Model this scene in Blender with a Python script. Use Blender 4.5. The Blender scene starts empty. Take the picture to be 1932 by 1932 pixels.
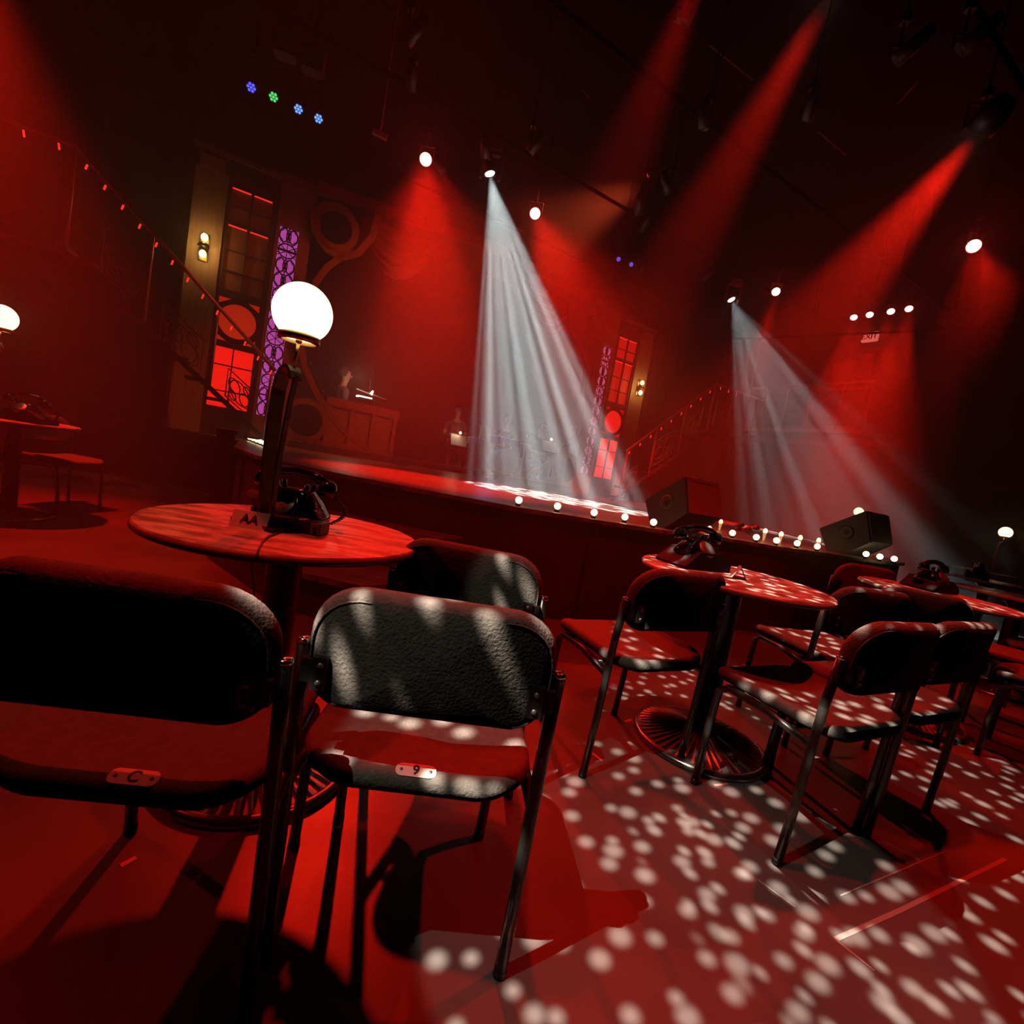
import bpy, bmesh, math, random
from mathutils import Vector, Matrix, Euler
random.seed(7)
C = bpy.context.scene.collection
sc = bpy.context.scene
PI = math.pi
rad = math.radians

# ------------------------------------------------------------------ camera
FPX, PITCH, ROLL, EYE = 930.0, rad(4.9), rad(10.0), 1.02
cF = Vector((0, math.cos(PITCH), -math.sin(PITCH)))
cU0 = Vector((0, math.sin(PITCH), math.cos(PITCH)))
cR0 = Vector((1, 0, 0))
cR = cR0*math.cos(ROLL) + cU0*math.sin(ROLL)
cU = cU0*math.cos(ROLL) - cR0*math.sin(ROLL)
EYEP = Vector((0, 0, EYE))
def ray(px, py): return cF + cR*((px-966)/FPX) + cU*((966-py)/FPX)
def at_h(px, py, h):
    d = ray(px, py); return EYEP + d*((h-EYE)/d.z)
def at_y(px, py, Y):
    d = ray(px, py); return EYEP + d*(Y/d.y)
cam_d = bpy.data.cameras.new('camera'); cam = bpy.data.objects.new('camera', cam_d); C.objects.link(cam)
m = Matrix((cR, cU, -cF)).transposed().to_4x4(); m.translation = EYEP
cam.matrix_world = m
cam_d.sensor_fit = 'HORIZONTAL'; cam_d.sensor_width = 36.0; cam_d.lens = 36.0*FPX/1932.0
cam_d.clip_start = 0.02; cam_d.clip_end = 100
sc.camera = cam

# ------------------------------------------------------------------ world, view, sampling
w = bpy.data.worlds.new('world'); sc.world = w; w.use_nodes = True
w.node_tree.nodes['Background'].inputs[0].default_value = (0.02, 0.001, 0.0006, 1)
w.node_tree.nodes['Background'].inputs[1].default_value = 0.05
sc.view_settings.view_transform = 'Standard'
sc.view_settings.look = 'None'
sc.view_settings.gamma = 1.0
sc.view_settings.use_curve_mapping = False
sc.view_settings.exposure = 0.0
cy = sc.cycles
cy.max_bounces = 5; cy.diffuse_bounces = 0; cy.glossy_bounces = 2; cy.volume_bounces = 0
cy.transmission_bounces = 2; cy.sample_clamp_indirect = 2.0; cy.sample_clamp_direct = 12.0
cy.caustics_reflective = False; cy.caustics_refractive = False
cy.use_denoising = True

# stage frame: local x runs stage left pillar -> right pillar, local -y toward the audience
A = Vector((0.86, 0.51, 0)).normalized(); N = Vector((A.y, -A.x, 0)); P0 = Vector((-4.24, 7, 0))
SROT = math.atan2(A.y, A.x)
def S(u, v, off=0.0): return P0 + A*u + N*off + Vector((0, 0, v))

# ------------------------------------------------------------------ lights of the rig
RED = (1.0, 0.012, 0.004)
def aim(o, target):
    d = Vector(target) - o.location
    o.rotation_euler = d.to_track_quat('-Z', 'Y').to_euler()
def spot(loc, target, power, size, blend=0.5, color=RED, radius=0.06, gobo=None):
    l = bpy.data.lights.new('spot_beam', 'SPOT'); l.energy = power; l.spot_size = rad(size); l.spot_blend = blend
    l.color = color; l.shadow_soft_size = radius
    o = bpy.data.objects.new('spot_beam', l); C.objects.link(o); o.location = loc; aim(o, target)
    if gobo:
        l.use_nodes = True; nt = l.node_tree; em = nt.nodes['Emission']
        gobo(nt, em)
    return o
def gobo_base(nt):
    tc = nt.nodes.new('ShaderNodeTexCoord')
    sp = nt.nodes.new('ShaderNodeSeparateXYZ'); nt.links.new(tc.outputs['Normal'], sp.inputs[0])
    dx = nt.nodes.new('ShaderNodeMath'); dx.operation = 'DIVIDE'; nt.links.new(sp.outputs[0], dx.inputs[0]); nt.links.new(sp.outputs[2], dx.inputs[1])
    dy = nt.nodes.new('ShaderNodeMath'); dy.operation = 'DIVIDE'; nt.links.new(sp.outputs[1], dy.inputs[0]); nt.links.new(sp.outputs[2], dy.inputs[1])
    cb = nt.nodes.new('ShaderNodeCombineXYZ'); nt.links.new(dx.outputs[0], cb.inputs[0]); nt.links.new(dy.outputs[0], cb.inputs[1])
    return cb
def gobo_dots(nt, em, scale=26.0, r=0.36, base=0.10, gain=1.0):
    cb = gobo_base(nt)
    vo = nt.nodes.new('ShaderNodeTexVoronoi'); vo.voronoi_dimensions = '2D'; vo.inputs['Scale'].default_value = scale
    vo.inputs['Randomness'].default_value = 0.8
    nt.links.new(cb.outputs[0], vo.inputs['Vector'])
    wn = nt.nodes.new('ShaderNodeSeparateColor'); nt.links.new(vo.outputs['Color'], wn.inputs[0])
    rr = nt.nodes.new('ShaderNodeMath'); rr.operation = 'MULTIPLY_ADD'; nt.links.new(wn.outputs[0], rr.inputs[0]); rr.inputs[1].default_value = r*0.45; rr.inputs[2].default_value = r*0.6
    dv = nt.nodes.new('ShaderNodeMath'); dv.operation = 'DIVIDE'; nt.links.new(vo.outputs['Distance'], dv.inputs[0]); nt.links.new(rr.outputs[0], dv.inputs[1])
    mr = nt.nodes.new('ShaderNodeMapRange'); mr.interpolation_type = 'SMOOTHSTEP'
    nt.links.new(dv.outputs[0], mr.inputs[0]); mr.inputs[1].default_value = 1.0; mr.inputs[2].default_value = 0.45
    mr.inputs[3].default_value = base; mr.inputs[4].default_value = gain
    nt.links.new(mr.outputs[0], em.inputs['Strength'])
def gobo_rays(nt, em, scale=22.0, base=0.15, gain=1.6):
    cb = gobo_base(nt)
    vo = nt.nodes.new('ShaderNodeTexVoronoi'); vo.voronoi_dimensions = '2D'; vo.inputs['Scale'].default_value = scale
    nt.links.new(cb.outputs[0], vo.inputs['Vector'])
    mr = nt.nodes.new('ShaderNodeMapRange'); mr.interpolation_type = 'SMOOTHSTEP'
    nt.links.new(vo.outputs['Distance'], mr.inputs[0]); mr.inputs[1].default_value = 0.42; mr.inputs[2].default_value = 0.12
    mr.inputs[3].default_value = base; mr.inputs[4].default_value = gain
    nt.links.new(mr.outputs[0], em.inputs['Strength'])

WHITE = (0.86, 1.0, 0.98)
WARMW = (1.0, 0.86, 0.70)
W1 = at_h(925, 332, 4.5); W2 = at_h(1381, 568, 4.5)
R1 = at_h(802, 302, 4.5); R2 = at_h(1010, 404, 4.5); R3 = at_h(1465, 552, 4.5); R4 = at_h(1838, 466, 4.5)
RQ = [at_h(1610, 603, 4.5), at_h(1640, 598, 4.5), at_h(1680, 592, 4.5), at_h(1714, 587, 4.5)]
RT = at_h(1835, 262, 4.5); RU = at_h(1560, 0, 4.5); RV = at_h(1330, -70, 4.6); RL = Vector((-4.6, 3.4, 4.6))
GB = Vector((-1.94, -0.73, 4.5))

W1T = at_h(1040, 937, 0.77); W2T = at_y(1475, 790, 7.9)
GBT = (0.61, 1.24, 0); GC_ = Vector((0.6, 2.15, 4.6)); GCT = (1.95, 1.72, 0)
spot(W1, W1T, 21000, 32, 0.4, WHITE, 0.02, lambda nt, em: gobo_rays(nt, em, 19, 0.05, 2.0))
spot(W2, W2T, 2400, 40, 0.6, WHITE, 0.02, lambda nt, em: gobo_rays(nt, em, 11, 0.05, 1.8))
spot(GB, GBT, 4200, 13.4, 0.10, WARMW, 0.012, lambda nt, em: gobo_dots(nt, em, 60, r=0.33, base=0.035))
spot(GC_, GCT, 2300, 37, 0.2, WARMW, 0.012, lambda nt, em: gobo_dots(nt, em, 48, r=0.30, base=0.010))
R1T = at_h(815, 905, 0.77); R2T = Vector((1.5, 4.9, 0.77))
spot(R1, R1T, 2600, 38, 0.7)
spot(R2, R2T, 1600, 34, 0.7)
spot(R1, (0.0, 1.35, 0.2), 1200, 20, 0.5)
spot(R2, (1.2, 1.8, 0.2), 1100, 22, 0.6)
spot(R3, at_y(1405, 760, 8.2), 900, 24, 0.7)
spot(R4, at_y(1740, 780, 7.6), 1300, 24, 0.8)
spot(R4, (2.8, 1.8, 0.0), 700, 22, 0.8)
for i, q in enumerate(RQ):
    spot(q, q + Vector((-0.5, -0.6, -4.3)), 1700, 36, 0.7)
spot(RT, (2.6, 9.0, 0.6), 3200, 36, 0.7)
spot(RU, (0.3, 6.6, 0.6), 1300, 26, 0.8)
spot(RV, (-0.3, 5.6, 0.6), 400, 30, 0.9)
spot(RL, (-3.9, 3.0, 0.0), 1500, 60, 0.7)
spot((-0.7, 1.1, 5.2), (-0.7, 1.3, 0), 330, 64, 0.6)
spot((2.0, 2.1, 5.2), (2.0, 2.0, 0), 480, 62, 0.6)
spot(S(4.7, 5.3, 2.4), S(1.2, 2.0, 0.0), 850, 52, 0.9, (1.0, 0.10, 0.03), 0.1)  # amber-red wash added to brighten the left arch and piano
spot((-4.4, 2.2, 4.5), (-0.8, 0.8, 0), 230, 34, 0.7)

# ------------------------------------------------------------------ materials
def mat(name, color=(0.5, 0.5, 0.5), rough=0.6, metal=0.0, spec=0.5, emit=None, estr=0.0, coat=0.0):
    mt = bpy.data.materials.new(name); mt.use_nodes = True
    b = mt.node_tree.nodes['Principled BSDF']
    b.inputs['Base Color'].default_value = (*color, 1); b.inputs['Roughness'].default_value = rough
    b.inputs['Metallic'].default_value = metal; b.inputs['Specular IOR Level'].default_value = spec
    b.inputs['Coat Weight'].default_value = coat
    if emit: b.inputs['Emission Color'].default_value = (*emit, 1); b.inputs['Emission Strength'].default_value = estr
    return mt
def noise_mat(name, c1, c2, scale=8.0, rough=0.6, bump=0.0, bscale=None, stretch=(1, 1, 1), spec=0.5, metal=0.0, detail=4, rough2=None, lo=0.35, hi=0.65):
    mt = mat(name, c1, rough, metal, spec); nt = mt.node_tree; b = nt.nodes['Principled BSDF']
    tc = nt.nodes.new('ShaderNodeTexCoord'); mp = nt.nodes.new('ShaderNodeMapping'); mp.inputs['Scale'].default_value = stretch
    nt.links.new(tc.outputs['Object'], mp.inputs[0])
    nz = nt.nodes.new('ShaderNodeTexNoise'); nz.inputs['Scale'].default_value = scale; nz.inputs['Detail'].default_value = detail
    nt.links.new(mp.outputs[0], nz.inputs['Vector'])
    rp = nt.nodes.new('ShaderNodeMapRange'); rp.inputs[1].default_value = lo; rp.inputs[2].default_value = hi
    nt.links.new(nz.outputs['Fac'], rp.inputs[0])
    mx = nt.nodes.new('ShaderNodeMix'); mx.data_type = 'RGBA'
    mx.inputs[6].default_value = (*c1, 1); mx.inputs[7].default_value = (*c2, 1)
    nt.links.new(rp.outputs[0], mx.inputs[0]); nt.links.new(mx.outputs[2], b.inputs['Base Color'])
    if rough2 is not None:
        mr = nt.nodes.new('ShaderNodeMapRange'); mr.inputs[3].default_value = rough; mr.inputs[4].default_value = rough2
        nt.links.new(rp.outputs[0], mr.inputs[0]); nt.links.new(mr.outputs[0], b.inputs['Roughness'])
    if bump:
        n2 = nt.nodes.new('ShaderNodeTexNoise'); n2.inputs['Scale'].default_value = bscale or scale*4; n2.inputs['Detail'].default_value = 3
        nt.links.new(mp.outputs[0], n2.inputs['Vector'])
        bp = nt.nodes.new('ShaderNodeBump'); bp.inputs['Strength'].default_value = bump; bp.inputs['Distance'].default_value = 0.004
        nt.links.new(n2.outputs['Fac'], bp.inputs['Height']); nt.links.new(bp.outputs[0], b.inputs['Normal'])
    return mt
M = {}
M['floor'] = noise_mat('floor_vinyl', (0.12, 0.108, 0.104), (0.17, 0.15, 0.145), 1.6, 0.34, 0.05, 60, spec=0.5, rough2=0.48)
M['black_drape'] = noise_mat('black_drape', (0.030, 0.026, 0.026), (0.05, 0.045, 0.045), 3, 0.95, 0.0, spec=0.1, stretch=(6, 6, 0.2))
M['ceiling'] = mat('ceiling_black', (0.02, 0.018, 0.018), 0.95, spec=0.1)
M['stage_front'] = noise_mat('stage_front_paint', (0.06, 0.045, 0.04), (0.085, 0.065, 0.06), 3, 0.75, 0.0, spec=0.2)
M['deck'] = noise_mat('deck_boards', (0.34, 0.26, 0.21), (0.10, 0.06, 0.05), 5, 0.3, 0.15, 30, stretch=(0.6, 9, 1), rough2=0.45)
M['fabric'] = noise_mat('grey_fabric', (0.17, 0.15, 0.135), (0.21, 0.19, 0.175), 60, 0.95, 0.55, 170, spec=0.15)
M['tube'] = noise_mat('worn_black_tube', (0.05, 0.05, 0.048), (0.16, 0.15, 0.13), 14, 0.28, 0.0, spec=0.6, metal=0.6, lo=0.55, hi=0.75)
M['black_plastic'] = mat('black_plastic', (0.015, 0.015, 0.015), 0.35)
M['chrome'] = mat('chrome', (0.75, 0.74, 0.70), 0.15, 1.0)
M['tag'] = mat('tag_plastic', (0.95, 0.88, 0.86), 0.45)
M['ink'] = mat('black_ink', (0.01, 0.01, 0.01), 0.6)
M['card'] = mat('white_card', (0.92, 0.90, 0.88), 0.7)
M['table_top'] = noise_mat('figured_table_top', (0.78, 0.66, 0.58), (0.22, 0.13, 0.10), 7, 0.30, 0.2, 24, stretch=(1, 2.6, 1), detail=10, rough2=0.45, lo=0.42, hi=0.58)
M['table_edge'] = mat('table_edge_band', (0.55, 0.42, 0.30), 0.4)
M['iron'] = mat('black_iron', (0.02, 0.02, 0.02), 0.25, 0.3, 0.6)
M['iron_gloss'] = mat('glossy_cast_base', (0.30, 0.26, 0.25), 0.24, 0.9, 0.8)
M['bakelite'] = mat('black_bakelite', (0.008, 0.008, 0.008), 0.08, 0, 0.6, coat=0.5)
M['grey_metal'] = mat('grey_metal', (0.25, 0.24, 0.23), 0.35, 0.7)
M['brass'] = mat('aged_brass', (0.42, 0.24, 0.09), 0.3, 1.0)
M['bronze'] = noise_mat('bronze_strip', (0.20, 0.12, 0.09), (0.36, 0.24, 0.18), 6, 0.35, 0.0, stretch=(1, 1, 5), metal=0.5)
M['globe'] = mat('opal_globe', (1, 0.9, 0.7), 0.3, emit=(1.0, 0.82, 0.42), estr=2.5)
M['bulb'] = mat('lit_bulb', (1, 0.85, 0.5), 0.3, emit=(1.0, 0.82, 0.40), estr=5.0)
M['flame'] = mat('lit_flame', (1, 0.8, 0.4), 0.3, emit=(1.0, 0.72, 0.28), estr=4.0)
M['wax'] = mat('candle_wax', (0.7, 0.55, 0.35), 0.5, emit=(1.0, 0.55, 0.18), estr=0.5)
M['sconce_bulb'] = mat('sconce_bulb', (1, 0.8, 0.4), 0.3, emit=(1.0, 0.72, 0.22), estr=6.0)
M['lens_red'] = mat('lens_red', (1, 0.5, 0.4), 0.3, emit=(1.0, 0.62, 0.5), estr=3.5)
M['lens_white'] = mat('lens_white', (1, 1, 1), 0.3, emit=(1.0, 1.0, 0.9), estr=6.0)
M['led_blue'] = mat('led_blue', (0.1, 0.1, 1), 0.3, emit=(0.10, 0.10, 1.0), estr=1.6)
M['led_green'] = mat('led_green', (0.1, 1, 0.1), 0.3, emit=(0.12, 0.95, 0.22), estr=1.0)
M['led_sky'] = mat('led_sky', (0.3, 0.6, 1), 0.3, emit=(0.16, 0.38, 1.0), estr=1.5)
M['led_violet'] = mat('led_violet', (0.4, 0.3, 1), 0.3, emit=(0.22, 0.12, 0.9), estr=0.7)
M['led_red'] = mat('led_red', (1, 0.1, 0.05), 0.3, emit=(1.0, 0.03, 0.015), estr=1.3)
M['pane_red'] = mat('pane_red_lit', (0.4, 0.05, 0.03), 0.6, emit=(1.0, 0.012, 0.006), estr=0.95)
M['pane_orange'] = mat('pane_orange_dim', (0.4, 0.08, 0.04), 0.6, emit=(1.0, 0.035, 0.006), estr=0.38)
M['pane_mid'] = mat('pane_red_mid', (0.4, 0.05, 0.03), 0.6, emit=(1.0, 0.012, 0.006), estr=0.42)
M['pane_dim'] = mat('pane_brown_dim_glow', (0.22, 0.10, 0.05), 0.5, emit=(1.0, 0.06, 0.01), estr=0.018)  # faint glow from the LED strips put into the pane as emission
M['purple'] = mat('purple_backlight', (0.3, 0.1, 0.3), 0.6, emit=(0.56, 0.08, 0.44), estr=0.85)
M['pink'] = mat('pink_backlight', (0.3, 0.1, 0.2), 0.6, emit=(0.50, 0.10, 0.20), estr=0.8)
M['fret'] = mat('fret_black', (0.02, 0.01, 0.015), 0.6)
M['set_brown'] = noise_mat('set_brown_paint', (0.24, 0.11, 0.06), (0.32, 0.15, 0.08), 10, 0.55, 0.1, 60, stretch=(6, 6, 0.4))
M['set_dark'] = mat('set_dark_paint', (0.045, 0.025, 0.02), 0.6)
M['plaster'] = noise_mat('pillar_plaster', (0.34, 0.22, 0.13), (0.48, 0.33, 0.20), 12, 0.5, 0.2, 50, stretch=(5, 5, 0.35))
M['drape_red'] = mat('swag_cloth', (0.32, 0.16, 0.12), 0.75)
M['wood_red'] = noise_mat('piano_wood', (0.28, 0.11, 0.07), (0.36, 0.15, 0.10), 6, 0.5, 0.0, stretch=(1, 1, 4))
M['skin'] = mat('skin', (0.55, 0.32, 0.22), 0.55)
M['hair'] = mat('hair_brown', (0.06, 0.035, 0.025), 0.8)
M['shirt_dark'] = mat('shirt_dark', (0.09, 0.07, 0.085), 0.85)
M['cabinet'] = noise_mat('speaker_cabinet', (0.08, 0.065, 0.055), (0.11, 0.09, 0.08), 90, 0.6, 0.1, 200)
M['grille'] = mat('speaker_grille', (0.12, 0.09, 0.07), 0.6)
M['grille_light'] = mat('grille_lit_red', (0.35, 0.22, 0.2), 0.7)  # lighter red tone stands in for red light on the monitor grille
M['petal'] = mat('red_petal', (0.5, 0.02, 0.03), 0.6)
M['leaf'] = mat('dark_leaf', (0.03, 0.07, 0.02), 0.6)
M['rail'] = mat('painted_rail', (0.42, 0.24, 0.18), 0.35, 0.3)
M['rail_pale'] = mat('pale_rail', (0.85, 0.7, 0.65), 0.3)
M['scroll'] = mat('scroll_iron', (0.22, 0.12, 0.08), 0.45, 0.3)
M['wall_paint'] = noise_mat('dark_wall_paint', (0.10, 0.085, 0.08), (0.12, 0.10, 0.095), 2, 0.8)
M['tape'] = mat('bright_tape', (0.75, 0.35, 0.30), 0.5)
M['scuff'] = mat('scuffed_tape', (0.42, 0.38, 0.36), 0.3)
M['cymbal'] = mat('cymbal_bronze', (0.7, 0.45, 0.15), 0.25, 1.0)
M['drum_shell'] = mat('drum_shell', (0.10, 0.10, 0.35), 0.25, 0.3)
M['drum_skin'] = mat('drum_skin', (0.65, 0.62, 0.6), 0.5)
M['exit_face'] = mat('exit_face', (0.8, 0.1, 0.08), 0.5, emit=(1.0, 0.16, 0.12), estr=0.85)
M['exit_letter'] = mat('exit_letter', (0.25, 0.01, 0.01), 0.5)
M['steel'] = mat('dark_steel', (0.035, 0.035, 0.035), 0.5, 0.2)
M['matte_black'] = mat('matte_black', (0.03, 0.03, 0.03), 0.7, spec=0.15)
M['paper'] = mat('sheet_paper', (0.8, 0.78, 0.7), 0.7)
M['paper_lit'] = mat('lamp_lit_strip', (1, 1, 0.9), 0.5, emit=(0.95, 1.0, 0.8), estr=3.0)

# ------------------------------------------------------------------ mesh helpers
def link(name, bm, m, parent=None, smooth=False, loc=None, rotz=None):
    me = bpy.data.meshes.new(name); bm.normal_update(); bm.to_mesh(me); bm.free()
    if isinstance(m, (list, tuple)):
        for k in m: me.materials.append(k)
    else: me.materials.append(m)
    if smooth:
        for p in me.polygons: p.use_smooth = True
    o = bpy.data.objects.new(name, me); C.objects.link(o)
    if parent is not None: o.parent = parent
    if loc is not None: o.location = loc
    if rotz is not None: o.rotation_euler = (0, 0, rotz)
    return o
def tag(o, label, cat, group=None, kind=None):
    if label: o['label'] = label
    if cat: o['category'] = cat
    if group: o['group'] = group
    if kind: o['kind'] = kind
    return o
def thing(name, label, cat, loc=(0, 0, 0), rotz=0.0, group=None):
    o = bpy.data.objects.new(name, None); C.objects.link(o); o.empty_display_size = 0.05
    o.location = loc; o.rotation_euler = (0, 0, rotz)
    return tag(o, label, cat, group)
def struct(name, bm, m, loc=None, rotz=None, smooth=False):
    o = link(name, bm, m, None, smooth, loc, rotz); o['kind'] = 'structure'; return o
def nb(): return bmesh.new()
def box(bm, c, s, rot=None):
    r = bmesh.ops.create_cube(bm, size=1.0); vs = r['verts']
    for v in vs:
        p = Vector((v.co.x*s[0], v.co.y*s[1], v.co.z*s[2]))
        if rot is not None: p = rot @ p
        v.co = p + Vector(c)
    return vs
def bbox2(bm, a, b):
    a = Vector(a); b = Vector(b); return box(bm, (a+b)/2, (abs(b.x-a.x), abs(b.y-a.y), abs(b.z-a.z)))
def tube(bm, pts, r, n=10, closed=False, cap=True, flat=None):
    """tube (or flat band when flat=(w,t)) along a polyline"""
    pts = [Vector(p) for p in pts]; L = len(pts); rings = []
    rs = r if isinstance(r, (list, tuple)) else [r]*L
    prev = None
    for i, p in enumerate(pts):
        if closed: t = (pts[(i+1) % L] - pts[i-1])
        else: t = pts[min(i+1, L-1)] - pts[max(i-1, 0)]
        t.normalize()
        if prev is None:
            up = Vector((0, 0, 1)) if abs(t.z) < 0.9 else Vector((1, 0, 0))
            a = t.cross(up).normalized()
        else:
            a = (prev - t*prev.dot(t)).normalized()
        prev = a; b = t.cross(a)
        ring = []
        if flat:
            for (x, y) in ((1, 1), (-1, 1), (-1, -1), (1, -1)): ring.append(bm.verts.new(p + a*x*flat[0]/2 + b*y*flat[1]/2))
        else:
            for k in range(n):
                an = 2*PI*k/n; ring.append(bm.verts.new(p + (a*math.cos(an) + b*math.sin(an))*rs[i]))
        rings.append(ring)
    m_ = len(rings[0])
    for i in range(L if closed else L-1):
        r0 = rings[i]; r1 = rings[(i+1) % L]
        for k in range(m_): bm.faces.new((r0[k], r0[(k+1) % m_], r1[(k+1) % m_], r1[k]))
    if not closed and cap:
        bm.faces.new(rings[0][::-1]); bm.faces.new(rings[-1])
def lathe(bm, prof, n=32, c=(0, 0, 0), axis='z'):
    c = Vector(c); rings = []
    for (r, z) in prof:
        ring = []
        if r < 1e-5:
            p = Vector((0, 0, z)); ring = [p]
        else: ring = [Vector((r*math.cos(2*PI*k/n), r*math.sin(2*PI*k/n), z)) for k in range(n)]
        out = []
        for p in ring:
            if axis == 'y': p = Vector((p.x, -p.z, p.y))
            elif axis == 'x': p = Vector((p.z, p.x, p.y))
            out.append(bm.verts.new(p + c))
        rings.append(out)
    for a, b in zip(rings[:-1], rings[1:]):
        if len(a) == 1 and len(b) == 1: continue
        for k in range(n):
            k2 = (k+1) % n
            if len(a) == 1: bm.faces.new((a[0], b[k2], b[k]))
            elif len(b) == 1: bm.faces.new((a[k], a[k2], b[0]))
            else: bm.faces.new((a[k], a[k2], b[k2], b[k]))
def sphere(bm, c, r, n=20, sq=(1, 1, 1)):
    res = bmesh.ops.create_uvsphere(bm, u_segments=n, v_segments=max(6, n//2), radius=1.0)
    for v in res['verts']: v.co = Vector((v.co.x*r*sq[0], v.co.y*r*sq[1], v.co.z*r*sq[2])) + Vector(c)
def prism(bm, pts, d0, d1, plane='xz'):
    """extrude a 2D outline. plane xz: thickness along y; plane xy: along z"""
    def mk(p, d): return Vector((p[0], d, p[1])) if plane == 'xz' else (Vector((p[0], p[1], d)) if plane == 'xy' else Vector((d, p[0], p[1])))
    a = [bm.verts.new(mk(p, d0)) for p in pts]; b = [bm.verts.new(mk(p, d1)) for p in pts]
    n = len(pts); bm.faces.new(a); bm.faces.new(b[::-1])
    for k in range(n): bm.faces.new((a[k], b[k], b[(k+1) % n], a[(k+1) % n]))
    bmesh.ops.recalc_face_normals(bm, faces=bm.faces[:])
def strip2d(bm, pts, wdt, y0, y1, closed=False):
    """flat band following 2D points in the xz plane with given width, extruded y0..y1"""
    L = len(pts); l = []; r = []
    ws = wdt if isinstance(wdt, (list, tuple)) else [wdt]*L
    for i in range(L):
        if closed: t = Vector(pts[(i+1) % L]) - Vector(pts[i-1])
        else: t = Vector(pts[min(i+1, L-1)]) - Vector(pts[max(i-1, 0)])
        t.normalize(); nrm = Vector((-t.y, t.x)); p = Vector(pts[i])
        l.append(p + nrm*ws[i]/2); r.append(p - nrm*ws[i]/2)
    V = [[bm.verts.new((q.x, y, q.y)) for q in arr] for arr in (l, r) for y in (y0, y1)]
    l0, l1, r0, r1 = V
    for i in range(L if closed else L-1):
        j = (i+1) % L
        bm.faces.new((l0[i], l0[j], r0[j], r0[i])); bm.faces.new((l1[i], r1[i], r1[j], l1[j]))
        bm.faces.new((l0[i], l1[i], l1[j], l0[j])); bm.faces.new((r0[i], r0[j], r1[j], r1[i]))
    if not closed:
        for i in (0, L-1): bm.faces.new((l0[i], r0[i], r1[i], l1[i]))
    bmesh.ops.recalc_face_normals(bm, faces=bm.faces[:])
def ring2d(cx, cz, r, n=36, a0=0, a1=2*PI, ez=1.0):
    return [(cx + r*math.cos(a0+(a1-a0)*k/(n if abs(a1-a0-2*PI) < 1e-6 else n-1)), cz + r*ez*math.sin(a0+(a1-a0)*k/(n if abs(a1-a0-2*PI) < 1e-6 else n-1))) for k in range(n)]
def text(name, s, size, m, parent, loc, rot, depth=0.0006, align='CENTER'):
    cu = bpy.data.curves.new(name, 'FONT'); cu.body = s; cu.size = size; cu.extrude = depth; cu.offset = size*0.02; cu.align_x = align; cu.align_y = 'CENTER'
    o = bpy.data.objects.new(name, cu); C.objects.link(o)
    bpy.context.view_layer.update()
    me = bpy.data.meshes.new_from_object(o.evaluated_get(bpy.context.evaluated_depsgraph_get()))
    bpy.data.objects.remove(o); me.materials.clear(); me.materials.append(m)
    o = bpy.data.objects.new(name, me); C.objects.link(o); o.parent = parent; o.location = loc; o.rotation_euler = rot
    return o
def dup(root, loc, rotz, label=None, group=None, scale=None):
    r = root.copy(); C.objects.link(r); r.location = loc; r.rotation_euler = (0, 0, rotz)
    if scale: r.scale = (scale, scale, scale)
    if label: r['label'] = label
    if group: r['group'] = group
    for ch in list(root.children):
        c = ch.copy(); C.objects.link(c); c.parent = r
        for g in list(ch.children):
            d = g.copy(); C.objects.link(d); d.parent = c
    return r

# ------------------------------------------------------------------ the room
UW0, UW1, BW0, BW1 = -5.6, 13.3, -5.2, 12.5      # room in stage coordinates (u, off)
HC = 6.3
def S2(u, off): p = S(u, 0, off); return (p.x, p.y)
bm = nb(); prism(bm, [S2(UW0, BW0), S2(UW1, BW0), S2(UW1, BW1), S2(UW0, BW1)], -0.1, 0.0, 'xy'); struct('floor', bm, M['floor'])
bm = nb(); prism(bm, [S2(UW0, BW0), S2(UW1, BW0), S2(UW1, BW1), S2(UW0, BW1)], HC, HC+0.1, 'xy'); struct('ceiling', bm, M['ceiling'])
def wall(name, u0, o0, u1, o1, m, h0=0, h1=HC, amp=0.0):
    bm = nb(); bbox2(bm, (u0, -o0, h0), (u1, -o1, h1)); return struct(name, bm, m, P0, SROT)
wall('wall_left', UW0-0.1, BW0, UW0, BW1, M['black_drape'])
wall('wall_right', UW1, BW0, UW1+0.1, BW1, M['wall_paint'])
wall('wall_back', UW0, BW0-0.1, UW1, BW0, M['black_drape'])
wall('wall_front', UW0, BW1, UW1, BW1+0.1, M['black_drape'])

# haze
hz = mat('haze', (1, 1, 1)); nt = hz.node_tree; nt.nodes.remove(nt.nodes['Principled BSDF'])
vs = nt.nodes.new('ShaderNodeVolumeScatter'); vs.inputs['Density'].default_value = 0.045; vs.inputs['Anisotropy'].default_value = 0.25
vs.inputs['Color'].default_value = (0.95, 0.95, 0.95, 1)
nt.links.new(vs.outputs[0], nt.nodes['Material Output'].inputs['Volume'])
bm = nb(); bbox2(bm, (UW0+0.02, -6.15, 0.015), (UW1-0.02, -BW0-0.02, HC-0.02))
o = link('haze', bm, hz, None, False, P0, SROT); tag(o, 'thin theatre haze hanging in the air of the whole hall', 'haze', kind='stuff')

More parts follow.
